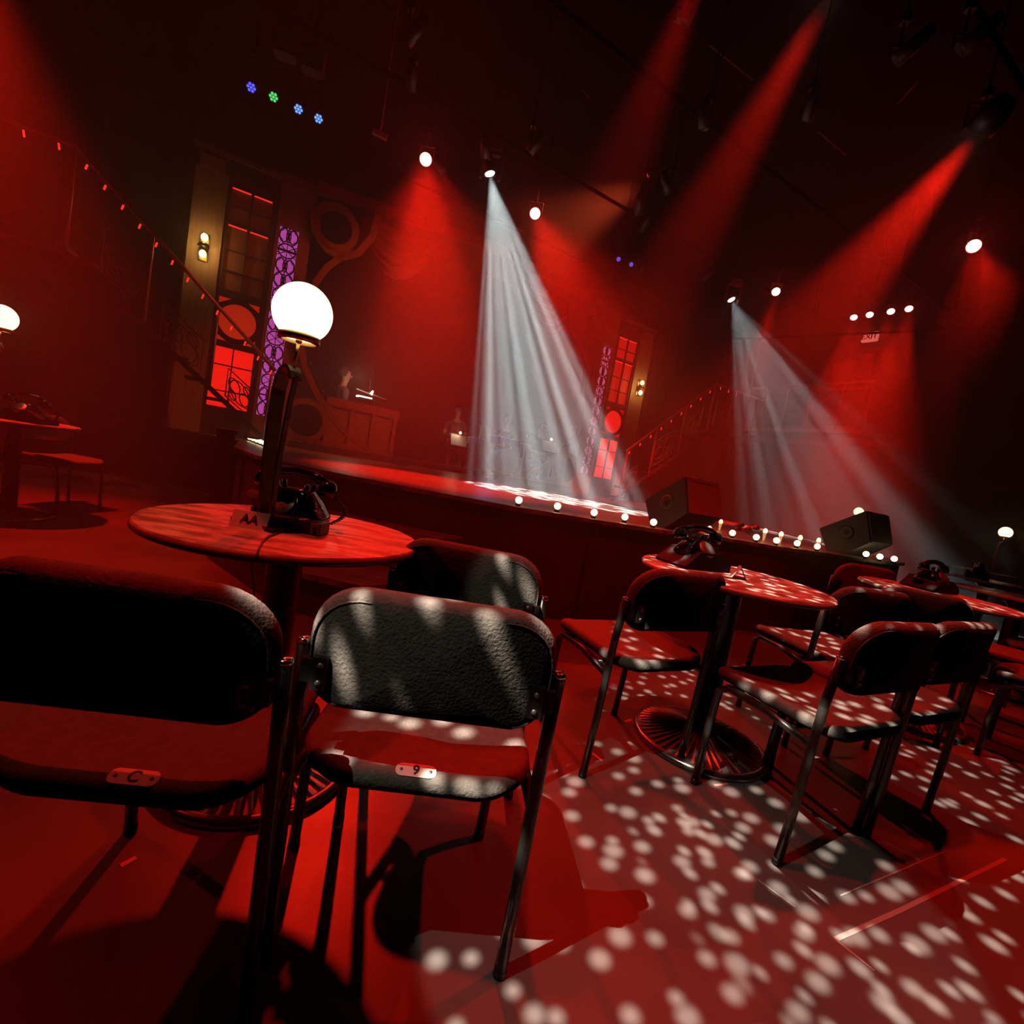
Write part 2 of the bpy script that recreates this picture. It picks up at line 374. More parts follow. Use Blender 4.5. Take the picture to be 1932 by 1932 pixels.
# ------------------------------------------------------------------ stage
HS = 0.77
st = thing('stage', 'low curved thrust stage with dark front and glossy wooden deck', 'stage', (0, 0, 0))
edge = [(-3.62, 6.35), (-2.75, 4.75), (-2.15, 4.02), (-1.5, 3.66), (-0.7, 3.46), (0.0, 3.40), (0.6, 3.50), (1.12, 3.66), (1.62, 4.03), (2.25, 4.14), (2.75, 4.38), (3.3, 4.58), (3.8, 4.84), (4.1, 5.1), (4.2, 5.5)]
back = [S2(9.5, -0.2), S2(7.72, -0.2), S2(7.72, -4.9), S2(-0.72, -4.9), S2(-0.72, -0.3)]
outl = edge + back
bm = nb(); prism(bm, outl, HS-0.03, HS, 'xy'); link('deck', bm, M['deck'], st)
bm = nb(); inner = []
cx, cyy = 0.0, 8.0
for (x, y) in outl:
    d = Vector((x-cx, y-cyy)); d = d*(1-0.04/d.length); inner.append((cx+d.x, cyy+d.y))
prism(bm, inner, 0.0, HS-0.03, 'xy'); link('stage_wall', bm, M['stage_front'], st)
# seams on the stage wall
bm = nb()
for (x, y) in (edge[6], edge[8], edge[10]):
    tube(bm, [(x+0.02, y-0.005, 0.02), (x+0.02, y-0.005, HS-0.05)], 0.008, 6)
link('seam_batten', bm, M['set_dark'], st)
# steps on the left of the thrust
sp = thing('stage_steps', 'dark steps with red-lit treads in front of the left stage curve', 'steps')
for nm, h, pts in (('step', 0.50, [(-2.05, 3.78), (-1.70, 4.17-0.62), (-1.03, 3.30), (-0.42, 3.14), (-0.30, 3.30), (-0.30, 3.38), (-0.75, 3.42), (-1.5, 3.60), (-2.1, 3.95)]),
                   ('step', 0.25, [(-2.2, 3.55), (-1.52, 2.98), (-1.19, 2.72), (-0.74, 2.64), (-0.60, 2.8), (-0.60, 3.13), (-1.03, 3.26), (-1.70, 3.5), (-2.1, 3.74)])):
    bm = nb(); prism(bm, pts, h-0.035, h, 'xy')
    s_ = link(nm, bm, M['deck'], sp)
    bm = nb(); cxx = sum(p[0] for p in pts)/len(pts); cy2 = sum(p[1] for p in pts)/len(pts)
    prism(bm, [(cxx+(p[0]-cxx)*0.93, cy2+(p[1]-cy2)*0.93) for p in pts], 0.0, h-0.035, 'xy'); link('riser', bm, M['stage_front'], s_)
# curved riser at the back of the deck
bm = nb()
for (u0, u1) in ((0.85, 2.7), (4.2, 6.1)):
    bbox2(bm, (u0, -0.12, HS), (u1, 0.5, HS+0.10))
bbox2(bm, (0.9, 0.5, HS), (6.1, 4.6, HS+0.10))
o = link('band_riser', bm, M['set_dark'], None, False, P0, SROT); tag(o, 'low black riser at the back of the deck behind the arch', 'platform')
# upright lit panel at the stage left corner
p = at_h(425, 868, HS)
t = thing('stage_corner_post', 'upright boxed panel at the left corner of the stage behind the first table', 'post', at_y(412, 940, 4.45)*1.0, SROT)
t.location.z = 0
bm = nb(); bbox2(bm, (-0.07, -0.06, 0), (0.07, 0.06, 0.90)); link('panel', bm, M['wood_red'], t)
bm = nb(); bbox2(bm, (-0.085, -0.075, 0.90), (0.085, 0.075, 0.93)); link('cap', bm, M['wood_red'], t)

# ------------------------------------------------------------------ set towers
def rects(bm, lst, y0, y1):
    for (x0, z0, x1, z1) in lst: bbox2(bm, (x0, y0, z0), (x1, y1, z1))
def tower(mir, label, panes, back, side):
    s = -1 if mir else 1
    X = lambda u: (7.0-u if mir else u)
    def bx2(bm, u0, y0, z0, u1, y1, z1): bbox2(bm, (X(u0), y0, z0), (X(u1), y1, z1))
    t = thing('set_tower', label, 'stage set', P0, SROT, None)
    bm = nb(); bx2(bm, -0.65, -0.04, HS, -0.28, 0.35, 4.18); pl = link('pillar', bm, M['plaster'], t)
    bm = nb(); bx2(bm, -0.61, -0.05, 4.18, -0.33, 0.33, 4.34); link('cap', bm, M['plaster'], pl)
    bm = nb(); bx2(bm, -0.62, -0.03, HS, -0.31, -0.052, HS+0.2); link('plinth', bm, M['plaster'], pl)
    # window panel: black frame pieces around panes
    bm = nb()
    for (u0, z0, u1, z1) in ((-0.28, HS, -0.235, 4.45), (0.265, HS, 0.34, 4.45), (-0.24, 4.08, 0.27, 4.45), (-0.24, 3.60, 0.27, 3.66), (-0.24, 2.66, 0.27, 2.76),
                             (-0.24, 1.99, 0.27, 2.07), (0.005, 2.76, 0.025, 4.08), (0.005, 1.15, 0.02, 2.0), (-0.24, 1.385, 0.27, 1.40), (-0.24, 3.84, 0.27, 3.85), (-0.24, 3.27, 0.27, 3.28), (-0.24, 3.0, 0.27, 3.012), (-0.24, 1.74, 0.27, 1.755), (-0.24, HS, 0.27, 1.17)):
        bx2(bm, u0, -0.02, z0, u1, 0.06, z1)
    link('window_frame', bm, M['set_dark'], t)
    bm = nb(); bx2(bm, -0.27, 0.12, HS, 0.33, 0.14, 4.44); link('backing', bm, M['set_dark'], t)
    # disc window with ring and corner spandrels
    cu, cz = 0.015, 2.365
    bm = nb(); lathe(bm, [(0, -0.01), (0.232, -0.01), (0.232, 0.02), (0, 0.02)], 48, (X(cu), 0.03, cz), 'y'); link('round_pane', bm, M[panes['round']], t)
    bm = nb(); strip2d(bm, ring2d(X(cu), cz, 0.258, 48), 0.05, -0.02, 0.05, True); link('round_frame', bm, M['set_dark'], t)
    for sx in (-1, 1):
        for sz in (-1, 1):
            bm = nb(); a = X(cu+sx*0.245); b_ = X(cu+sx*0.11); z1 = cz+sz*0.285; z0 = cz+sz*0.20
            prism(bm, [(a, z1), (b_, z1), (a, z0)], 0.0, 0.02); link('corner_pane', bm, M[panes['corner']], t)
    for nm, z0, z1 in (('upper_pane', 3.66, 4.08), ('middle_pane', 2.76, 3.60)):
        for (u0, u1) in ((-0.235, 0.005), (0.025, 0.265)):
            bm = nb(); bx2(bm, u0, 0.02, z0, u1, 0.03, z1); link(nm, bm, M[panes[nm]], t)
            bm = nb(); bx2(bm, u0+0.01, 0.0, z1-0.012, u1-0.01, 0.018, z1-0.001); link('led_strip', bm, M['led_red'], t)
    for (u0, z0, u1, z1) in ((-0.235, 1.40, 0.005, 1.99), (0.02, 1.40, 0.265, 1.99), (-0.235, 1.17, 0.005, 1.385), (0.02, 1.17, 0.265, 1.385)):
        bm = nb(); bx2(bm, u0, 0.02, z0, u1, 0.03, z1); link('lower_pane', bm, M['pane_red'], t)
    # blinds pattern on the lower window
    bm = nb()
    for k in range(39):
        z = 1.18+k*0.0205; bx2(bm, -0.225, 0.012, z, 0.255, 0.016, z+0.003)
    link('blind_slats', bm, M['pane_red'], t)
    # column with lattice
    bm = nb(); bx2(bm, 0.34, -0.03, HS, 0.385, 0.3, 4.52); bx2(bm, 0.635, -0.03, HS, 0.79, 0.3, 4.52); bx2(bm, 0.385, -0.03, 3.82, 0.635, 0.3, 4.52); bx2(bm, 0.385, -0.03, HS, 0.635, 0.3, 1.16)
    link('lattice_column', bm, M['set_brown'], t)
    bm = nb(); bx2(bm, 0.385, 0.03, 1.16, 0.635, 0.05, 3.82); link('lattice_backlight', bm, M[back], t)
    bm = nb(); c0 = 0.51; wv = 0.125
    nrow = 13; h = (3.82-1.16)/nrow
    for k in range(nrow):
        zc = 1.16+h*(k+0.5)
        if k % 3 != 2:
            for dx in (-0.062, 0.062):
                strip2d(bm, ring2d(X(c0+dx), zc, 0.055, 16, ez=1.75), 0.017, -0.012, 0.0, True)
            strip2d(bm, ring2d(X(c0), zc, 0.028, 12, ez=3.2), 0.014, -0.012, 0.0, True)
        else:
            strip2d(bm, ring2d(X(c0), zc, 0.112, 20, ez=0.86), 0.017, -0.012, 0.0, True)
            strip2d(bm, [(X(c0-wv), zc-h*0.4), (X(c0), zc), (X(c0+wv), zc-h*0.4)], 0.01, -0.012, 0.0)
            strip2d(bm, [(X(c0-wv), zc+h*0.4), (X(c0), zc), (X(c0+wv), zc+h*0.4)], 0.01, -0.012, 0.0)
        strip2d(bm, ring2d(X(c0-wv), zc+h/2, 0.06, 10, -PI/2, PI/2) if not mir else ring2d(X(c0-wv), zc+h/2, 0.06, 10, PI/2, 3*PI/2), 0.010, -0.012, 0.0)
        strip2d(bm, ring2d(X(c0+wv), zc+h/2, 0.06, 10, PI/2, 3*PI/2) if not mir else ring2d(X(c0+wv), zc+h/2, 0.06, 10, -PI/2, PI/2), 0.010, -0.012, 0.0)
    bbox2(bm, (X(c0-0.005), -0.012, 1.16), (X(c0+0.005), 0.0, 3.82))
    bx2(bm, 0.385, -0.012, 3.50, 0.635, 0.0, 3.53); bx2(bm, 0.385, -0.012, 1.45, 0.635, 0.0, 1.47)
    for f in bm.verts: f.co.y += 0.02
    link('lattice_fretwork', bm, M['fret'], t)
    bm = nb(); bx2(bm, -0.68, -0.06, 4.40, 0.34, 0.30, 4.46); link('cornice', bm, M['set_brown'], t)
    return t
tower(False, 'left set tower with sconce pillar, red windows and purple lattice strip', dict(round='pane_orange', corner='pane_orange', upper_pane='pane_dim', middle_pane='pane_dim'), 'purple', 'L')
tower(True, 'right set tower with sconce pillar, brighter red windows and pink lattice strip', dict(round='pane_red', corner='pane_mid', upper_pane='pane_mid', middle_pane='pane_mid'), 'pink', 'R')

def sconce(u, label):
    t = thing('wall_sconce', label, 'wall lamp', S(u, 3.19, 0.04), SROT, 'double sconces on the tower pillars')
    bm = nb(); bbox2(bm, (-0.05, -0.015, -0.17), (0.05, 0.0, 0.17)); link('back_plate', bm, M['brass'], t)
    bm = nb(); lathe(bm, [(0, -0.02), (0.075, -0.015), (0.05, 0.03), (0.0, 0.035)], 20, (0, -0.09, 0)); tube(bm, [(0, -0.01, 0), (0, -0.09, 0.0)], 0.012); link('bracket', bm, M['iron'], t, True)
    for z in (0.105, -0.105):
        bm = nb(); sphere(bm, (0, -0.09, z), 0.042, 16, (1, 1, 1.15)); link('bulb', bm, M['sconce_bulb'], t, True)
        l = bpy.data.lights.new('sconce_glow', 'POINT'); l.energy = 2.2; l.color = (1.0, 0.55, 0.14); l.shadow_soft_size = 0.03
        o = bpy.data.objects.new('sconce_glow', l); C.objects.link(o); o.parent = t; o.location = (0, -0.16, z)
sconce(-0.465, 'brass double sconce glowing on the left tower pillar')
sconce(7.465, 'brass double sconce glowing on the right tower pillar')

# arch pieces
def arch(mir, label):
    X = lambda u: (7.0-u if mir else u)
    t = thing('arch_truss', label, 'stage set', P0, SROT)
    y0, y1 = -0.10, -0.04
    P = lambda pts: [(X(a), b) for a, b in pts]
    bm = nb(); prism(bm, P([(0.79, 4.40), (3.5, 4.62), (3.5, 4.78), (0.79, 4.56)]), y0, y1); link('top_beam', bm, M['set_brown'], t)
    bm = nb(); strip2d(bm, ring2d(X(1.09), 4.04, 0.285, 40), 0.10, y0, y1, True); link('upper_ring', bm, M['set_brown'], t)
    bm = nb(); strip2d(bm, P([(0.79, 4.15), (0.86, 3.86), (1.02, 3.70), (1.2, 3.66), (1.45, 3.80), (1.62, 4.1), (1.66, 4.45)]), 0.10, y0, y1); link('upper_bracket', bm, M['set_brown'], t)
    bm = nb(); strip2d(bm, P([(1.45, 3.80), (1.22, 3.66), (1.04, 3.44), (0.93, 3.2), (0.86, 2.8), (0.84, 2.3)]), 0.09, y0, y1); link('upper_brace', bm, M['set_brown'], t)
    bm = nb(); strip2d(bm, P([(0.82, 2.35), (0.93, 1.98), (1.15, 1.62), (1.4, 1.33), (1.7, 1.08), (2.05, 0.93)]), 0.09, y0, y1); link('lower_brace', bm, M['set_brown'], t)
    bm = nb(); strip2d(bm, ring2d(X(1.04), 1.2, 0.285, 40), 0.085, y0, y1, True); link('lower_ring', bm, M['set_brown'], t)
    bm = nb(); strip2d(bm, P([(1.22, 0.98), (1.30, 0.86), (1.24, 0.80)]), 0.07, y0, y1); link('ring_foot', bm, M['set_brown'], t)
    bm = nb(); prism(bm, P([(0.79, HS), (2.68, HS), (2.68, 0.86), (2.0, 0.90), (0.79, 0.94)]), y0, y1); link('base_board', bm, M['set_brown'], t)
    # small bulbs studding the brace
    bm = nb()
    for (u, z) in ((0.95, 2.02), (1.06, 1.84), (1.18, 1.66), (1.30, 1.48)):
        sphere(bm, (X(u+0.05), y0-0.01, z+0.02), 0.012, 8)
    link('marquee_bulbs', bm, M['drum_skin'], t, True)
arch(False, 'left half of the brown proscenium arch with rings and braces')
arch(True, 'right half of the brown proscenium arch fading into white haze')

def swag(mir, label):
    X = lambda u: (7.0-u if mir else u)
    bm = nb(); n = 22; mrow = 26
    grid = []
    for j in range(mrow+1):
        v = j/mrow; row = []
        for i in range(n+1):
            a = i/n; u = 1.42 + 1.25*a
            top = 4.38 + 0.06*a; sag = 0.75*4*a*(1-a)*v*0.9 + 0.1*v
            z = top - sag - 0.02
            y = -0.02 + 0.035*math.sin(v*34+a*1.5) - 0.08*math.sin(PI*a)*v
            row.append(bm.verts.new((X(u), y, z)))
        grid.append(row)
    for j in range(mrow):
        for i in range(n): bm.faces.new((grid[j][i], grid[j][i+1], grid[j+1][i+1], grid[j+1][i]))
    bmesh.ops.solidify(bm, geom=bm.faces[:], thickness=0.012)
    o = link('swag_curtain', bm, M['drape_red'], None, True, P0, SROT); tag(o, label, 'curtain', 'swag curtains under the arch')
swag(False, 'draped swag curtain hanging from the left half of the arch')
swag(True, 'draped swag curtain hanging from the right half of the arch')
# masking drapes inside the proscenium
for u0, u1, lb in ((-5.5, -0.75, 'black masking drape left of the left tower'), (7.75, 11.8, 'black masking drape right of the right tower')):
    bm = nb(); nn = 60
    a = [(u0+(u1-u0)*k/nn, 0.42+0.04*math.sin(k*1.9)) for k in range(nn+1)]
    V0 = [bm.verts.new((x, y, 0.0)) for x, y in a]; V1 = [bm.verts.new((x, y, HC-0.1)) for x, y in a]
    for k in range(nn): bm.faces.new((V0[k], V0[k+1], V1[k+1], V1[k]))
    bmesh.ops.solidify(bm, geom=bm.faces[:], thickness=0.02)
    tag(link('masking_drape', bm, M['black_drape'], None, True, P0, SROT), lb, 'curtain', 'black masking drapes')

# ------------------------------------------------------------------ stairs with scroll panels
def stair(mir, label):
    X = lambda u: (7.0-u if mir else u)
    Y = -1.10
    t = thing('staircase', label, 'staircase', P0, SROT)
    u0, z0, u1, z1 = 0.50, 1.72, -1.57, 3.48
    uF = -4.6 if not mir else -3.2
    # stringer, treads
    n = 9
    bm = nb()
    for k in range(n):
        a = k/n; ua = u0 + (u1-u0)*a; ub = u0 + (u1-u0)*(a+1/n); zz = HS + (2.53-HS)*(k+1)/n
        bbox2(bm, (X(ua), Y+0.02, zz-0.14), (X(ub)-(0.02 if not mir else -0.02), Y+0.4, zz-0.11))
    link('treads', bm, M['set_dark'], t)
    bm = nb()
    tube(bm, [(X(u0+0.1), Y, HS-0.02), (X(u1), Y, 2.42), (X(uF), Y, 2.45)], 0.03, flat=(0.03, 0.06)); link('stringer', bm, M['set_dark'], t)
    bm = nb(); bbox2(bm, (X(u1), Y, 2.46), (X(uF), Y+1.0, 2.52)); link('landing', bm, M['set_dark'], t)
    bm = nb(); tube(bm, [(X(u0), Y, z0), (X(u1), Y, z1), (X(uF), Y, z1+0.02)], 0.022, 10); link('handrail', bm, M['rail'], t, True)
    for a in ((0.02, 0.33, 0.66, 1.0)):
        ua = u0 + (u1-u0)*a; zb = HS + (2.5-HS)*a
        bm = nb(); tube(bm, [(X(ua), Y, zb), (X(ua), Y, z0+(z1-z0)*a)], 0.018, 8); link('newel_post', bm, M['rail'], t, True)
    k = -0.6
    while u1+k*1.0 > uF:
        bm = nb(); tube(bm, [(X(u1+k), Y, 2.5), (X(u1+k), Y, z1)], 0.015, 8); link('newel_post', bm, M['rail'], t, True); k -= 0.8
    # scroll panels
    spots = [(0.14, 1.35, 0.30), (-0.50, 1.80, 0.42), (-1.08, 2.42, 0.40)]
    if mir: spots = [(0.30, 1.20, 0.34), (-0.45, 1.95, 0.46), (-1.15, 2.62, 0.38), (-1.95, 2.92, 0.46)]
    for (uc, zc, sz) in spots:
        bm = nb(); sl = (z1-z0)/(u1-u0) if uc > -1.6 else 0.0
        sh = lambda a, b: (X(uc+a*sz), zc + b*sz*1.1 + sl*a*sz*0.85)
        strip2d(bm, [sh(-.5, -.5), sh(.5, -.5), sh(.5, .5), sh(-.5, .5)], 0.018, Y-0.01, Y+0.01, True)
        for (ca, cb, rr) in ((-.22, .1, .22), (.22, -.1, .22), (0, 0, .38), (-.25, -.28, .14), (.25, .28, .14)):
            strip2d(bm, [sh(ca+rr*math.cos(q*PI/10), cb+rr*math.sin(q*PI/10)) for q in range(20)], 0.014, Y-0.008, Y+0.008, True)
        link('scroll_panel', bm, M['scroll'], t)
    # clip-on lights under the rail
    nl = 13 if not mir else 9
    for k in range(nl):
        a = (k+0.3)/nl; ua = u0+(u1-u0)*a; za = z0+(z1-z0)*a-0.05
        bm = nb(); tube(bm, [(X(ua), Y-0.03, za), (X(ua)-0.012, Y-0.03, za-0.05)], 0.010, 6); link('rail_light', bm, M['led_red'], t, True)
    for k in range(3):
        ua = u1-0.12-k*0.26
        bm = nb(); tube(bm, [(X(ua), Y-0.03, z1-0.04), (X(ua)+0.01, Y-0.03, z1-0.10)], 0.009, 6); link('rail_light', bm, M['led_red'], t, True)
stair(False, 'left staircase descending past the left tower with scroll panels and small rail lights')
stair(True, 'right staircase descending past the right tower with scroll panels and small rail lights')

# ------------------------------------------------------------------ balcony on the right with exit sign
UB = 11.96
bal = thing('balcony', 'railed balcony along the right wall lit by four red lamps', 'balcony', P0, SROT)
bm = nb(); bbox2(bm, (UB, -2.4, 3.02), (UW1-0.02, 3.9, 3.12)); link('deck', bm, M['wall_paint'], bal)
bm = nb(); bbox2(bm, (UB-0.03, -2.4, 3.12), (UB, 3.9, 3.2)); link('kick_board', bm, M['rail'], bal)
for (o0, o1) in ((-3.9, -0.15), (-0.05, 1.05), (1.15, 2.4)):
    bm = nb(); tube(bm, [(UB, -o0, 4.27), (UB, -o1, 4.25)], 0.028, 8); link('handrail', bm, M['rail_pale'], bal, True)
for o_ in (-3.0, -2.0, -1.0, -0.1, 0.5, 1.1, 1.8, 2.4):
    bm = nb(); tube(bm, [(UB, -o_, 3.12), (UB, -o_, 4.25)], 0.018, 8); link('rail_post', bm, M['rail'], bal, True)
for (o0, o1) in ((0.0, 1.0), (1.2, 2.3)):
    bm = nb(); bbox2(bm, (UB+0.02, -o0, 3.28), (UB+0.03, -o1, 4.1)); link('mesh_panel', bm, M['wall_paint'], bal)
# door on the wall behind the balcony
bm = nb(); bbox2(bm, (UW1-0.06, -0.75, 3.12), (UW1-0.02, -1.65, 5.15)); dd = struct('door_1', bm, M['wood_red'], P0, SROT)
es = thing('exit_sign', 'red lit exit sign on the wall above the balcony', 'sign', P0, SROT)
def wallpt(px, py, U):
    d = ray(px, py); pp = P0 + A*U; t_ = (pp-EYEP).dot(A)/d.dot(A); return EYEP + d*t_
q = wallpt(1642, 636, UW1-0.06); rel = q-P0; eo = rel.dot(N)
bm = nb(); bbox2(bm, (UW1-0.10, -eo-0.17, q.z-0.11), (UW1-0.02, -eo+0.17, q.z+0.11)); link('sign_box', bm, M['exit_face'], es)
text('letters', 'EXIT', 0.17, M['ink'], es, (UW1-0.106, -eo, q.z), (PI/2, 0, -PI/2), 0.002)
q = wallpt(1636, 672, UW1-0.06); eo = (q-P0).dot(N)
bm = nb(); bbox2(bm, (UW1-0.06, -eo-0.16, q.z-0.06), (UW1-0.02, -eo+0.16, q.z+0.06)); o = link('wall_plate', bm, M['rail'], None, False, P0, SROT); tag(o, 'small plate on the wall below the exit sign', 'plate')

# ------------------------------------------------------------------ lighting rig
def pipe(a, b, lb):
    bm = nb(); tube(bm, [a, b], 0.024, 8)
    for k in (0.02, 0.5, 0.98):
        p_ = a.lerp(b, k); tube(bm, [p_, Vector((p_.x, p_.y, HC))], 0.008, 6)
    o = link('lighting_pipe', bm, M['ceiling'], None, True); tag(o, lb, 'pipe', 'overhead lighting pipes')
GRID = 4.85
pipe(S(-3.0, GRID, 0.62+0.0), S(9.5, GRID, 0.62), 'overhead pipe carrying the lamps nearest the arch')
pipe(S(-3.2, GRID, 2.4), S(9.5, GRID, 2.4), 'overhead pipe in front of the arch beam')
pipe(S(-2.6, GRID, 4.2), S(10.5, GRID, 4.2), 'overhead pipe above the stage edge')
pipe(S(1.0, GRID, 6.2), S(11.5, GRID, 6.2), 'overhead pipe above the tables')
pipe(S(9.4, GRID, -1.0), S(11.2, GRID, 4.6), 'short slanting pipe by the balcony')
def fixture(loc, target, lens, label, size=0.10, cat='stage light', group=None, cells=0):
    """yoke-hung par can; lens faces its target, light is just in front"""
    t = thing('stage_light', label, cat, loc, 0, group)
    d = (Vector(target)-Vector(loc)).normalized()
    q = d.to_track_quat('-Z', 'Y').to_matrix()
    def X(bm):
        for v in bm.verts: v.co = q @ v.co
    bm = nb(); lathe(bm, [(0, 0.26), (size*0.7, 0.25), (size*1.05, 0.15), (size*1.08, 0.0), (size*0.97, 0.0), (size*0.95, 0.03), (0, 0.035)], 24); X(bm); link('housing', bm, M['steel'], t, True)
    bm = nb()
    if cells:
        for k in range(cells):
            an = 2*PI*k/(cells-1) if k else 0; rr = size*0.62 if k else 0
            lathe(bm, [(0, 0.016), (size*0.27, 0.016), (size*0.27, 0.024), (0, 0.024)], 12, (rr*math.cos(an), rr*math.sin(an), 0))
    else: lathe(bm, [(0, 0.012), (size*0.93, 0.02), (size*0.93, 0.028), (0, 0.028)], 28)
    X(bm); link('lens', bm, lens, t)
    bm = nb(); s = size*1.2
    tube(bm, [(-s, 0, 0.0), (-s, 0, s*1.6), (s, 0, s*1.6), (s, 0, 0.0)], 0.008, 6); tube(bm, [(0, 0, s*1.6), (0, 0, HC-Vector(loc).z)], 0.010, 6); link('yoke', bm, M['steel'], t)
    bm = nb(); box(bm, (0, 0, max(s*1.8, GRID-Vector(loc).z)), (0.06, 0.06, 0.07)); link('clamp', bm, M['steel'], t)
    return t
def spill(q, e):
    l = bpy.data.lights.new('lens_spill', 'POINT'); l.energy = e; l.color = RED; l.shadow_soft_size = 0.05
    o = bpy.data.objects.new('lens_spill', l); C.objects.link(o); o.location = q
def off_(p, target, k=0.03): return p - (Vector(target)-p).normalized()*k
G = 'lit red lamps of the rig'
for q_ in (R1, R2, R3, R4): spill(q_+(EYEP-q_).normalized()*0.14, 6)
for q_ in RQ: spill(q_+(EYEP-q_).normalized()*0.12, 3)
fixture(off_(R1, (-1.5, 1, .3)), (-0.6, 1.5, 1), M['lens_red'], 'red lamp left of the white beam above the stage', 0.076, group=G)
fixture(off_(R2, (0.9, 1.6, .3)), (0.1, 1.0, 1.2), M['lens_red'], 'red lamp right of the white beam above the stage', 0.076, group=G)
fixture(off_(R3, (3.2, 2.4, 0)), (2.0, 3.0, 1.0), M['lens_red'], 'red lamp beside the smaller white beam', 0.066, group=G)
fixture(off_(R4, (2.4, 1.0, 0)), (1.2, 1.0, 1.0), M['lens_red'], 'large red lamp near the right edge of the view', 0.074, group=G)
for i, q in enumerate(RQ):
    fixture(q + Vector((0, 0, 0.03)), q + Vector((-0.9, -1.6, -1.6)), M['lens_red'], ('leftmost', 'second from left', 'third from left', 'rightmost')[i] + ' of the four red lamps above the exit sign', 0.056, group=G)
fixture(off_(RT, (2.6, 9, .6), 0.05), (2.6, 9.0, 0.6), M['lens_red'], 'red flood lamp seen from behind its wide beam at upper right', 0.11, group=G)
fixture(S(4.7, 5.3, 2.4)+Vector((0.02, -0.02, 0.08)), S(1.2, 2.0, 0.0), M['led_red'], 'added lamp for the red set wash, right of the large white beam', 0.04, group='unlit lamps of the rig')  # invented lamp body for the added set wash
fixture(off_(RU, (0.3, 6.6, .6), 0.05), (0.3, 6.6, 0.6), M['lens_red'], 'red lamp at the top edge with its beam falling to the left', 0.10, group=G)
def moving_head(loc, target, label, k=1.0):
    t = thing('moving_head_light', label, 'stage light', loc, 0, 'moving head lights with white beams')
    d = (Vector(target)-Vector(loc)).normalized(); q = d.to_track_quat('-Z', 'Y').to_matrix()
    bm = nb(); lathe(bm, [(0, 0.24), (0.06*k, 0.23), (0.085*k, 0.12), (0.078*k, 0.0), (0.066*k, 0.0), (0.064*k, 0.02), (0, 0.022)], 24)
    for v in bm.verts: v.co = q @ v.co
    link('head', bm, M['steel'], t, True)
    bm = nb(); lathe(bm, [(0, 0.006), (0.060*k, 0.010), (0.060*k, 0.016), (0, 0.016)], 24)
    for v in bm.verts: v.co = q @ v.co
    link('lens', bm, M['lens_white'], t)
    bm = nb(); bbox2(bm, (-0.13*k, -0.03, -0.06), (-0.10*k, 0.03, 0.22)); bbox2(bm, (0.10*k, -0.03, -0.06), (0.13*k, 0.03, 0.22)); bbox2(bm, (-0.13*k, -0.03, 0.22), (0.13*k, 0.03, 0.25)); link('yoke', bm, M['grey_metal'], t)
    bm = nb(); bbox2(bm, (-0.10, -0.09, 0.25), (0.10, 0.09, 0.33)); tube(bm, [(0, 0, 0.33), (0, 0, HC-Vector(loc).z)], 0.012, 6); link('base', bm, M['grey_metal'], t)
    return t
moving_head(off_(W1, W1T, 0.02), W1T, 'moving head lamp throwing the large white beam onto the stage')
moving_head(off_(W2, W2T, 0.02), W2T, 'distant moving head lamp throwing the smaller white beam')
gl = moving_head(off_(GB, GBT, 0.02), GBT, 'moving head lamp overhead behind the viewer speckling the floor')
# multi-cell colour pars (dim)
for (px, py, mm, lb) in ((474, 165, 'led_blue', 'deep blue LED lamp, leftmost of the four coloured lamps at upper left'), (516, 183, 'led_green', 'green LED lamp among the coloured lamps at upper left'),
                         (563, 206, 'led_sky', 'light blue LED lamp right of the green one'), (601, 224, 'led_sky', 'pale blue LED lamp, rightmost of the coloured lamps at upper left')):
    q = at_h(px, py, 4.5); fixture(q, (0, 0, 1.0), M[mm], lb, 0.05, group='small coloured LED lamps', cells=7)
for (px, py, mm, lb) in ((1167, 489, 'led_violet', 'violet lamp, left of the small trio above the right tower'), (1191, 499, 'led_violet', 'violet lamp, middle of the small trio above the right tower'), (1210, 509, 'drum_skin', 'whitish lamp, right of the small trio above the right tower')):
    q = at_h(px, py, 4.5); fixture(q, (0, 0, 1.0), M[mm], lb, 0.035, group='small coloured LED lamps')
# unlit hanging items catching red light
for (px, py, s_, lb) in ((541, 87, 0.10, 'dim square speaker hanging at upper left, the left one'), (591, 116, 0.10, 'dim square speaker hanging at upper left, the right one')):
    q = at_h(px, py, 4.5)
    t = thing('hanging_speaker', lb, 'speaker', q, 0.3, 'hanging speakers')
    bm = nb(); box(bm, (0, 0, 0), (0.2, 0.14, 0.2)); bmesh.ops.bevel(bm, geom=bm.edges[:], offset=0.02, segments=2); link('cabinet', bm, M['cabinet'], t)
    bm = nb(); bbox2(bm, (-0.085, -0.075, -0.085), (0.085, -0.07, 0.085)); link('grille', bm, M['rail_pale'], t)  # pale colour stands in for the red light falling on the speaker
    bm = nb(); tube(bm, [(0, 0, 0.1), (0, 0, HC-4.5)], 0.008, 6); link('hanger', bm, M['steel'], t)
unlit = [(1288, 43), (1328, 245), (1521, 229), (1690, 115), (1812, 94), (766, 80), (775, 172), (998, 287), (1204, 405), (915, 300), (835, 325), (1262, 368), (1323, 530), (1208, 437)]
names = ['above the upper red beam', 'beside the centre of the dark grid', 'right of the grid centre', 'in the dark upper right', 'furthest into the upper right corner', 'at upper centre left', 'just above the left red lamp row',
         'between the two red stage lamps', 'above the violet trio', 'behind the main white beam head', 'just right of the left red stage lamp', 'left of the smaller white beam', 'just above the smaller white beam', 'over the violet trio, lower one']
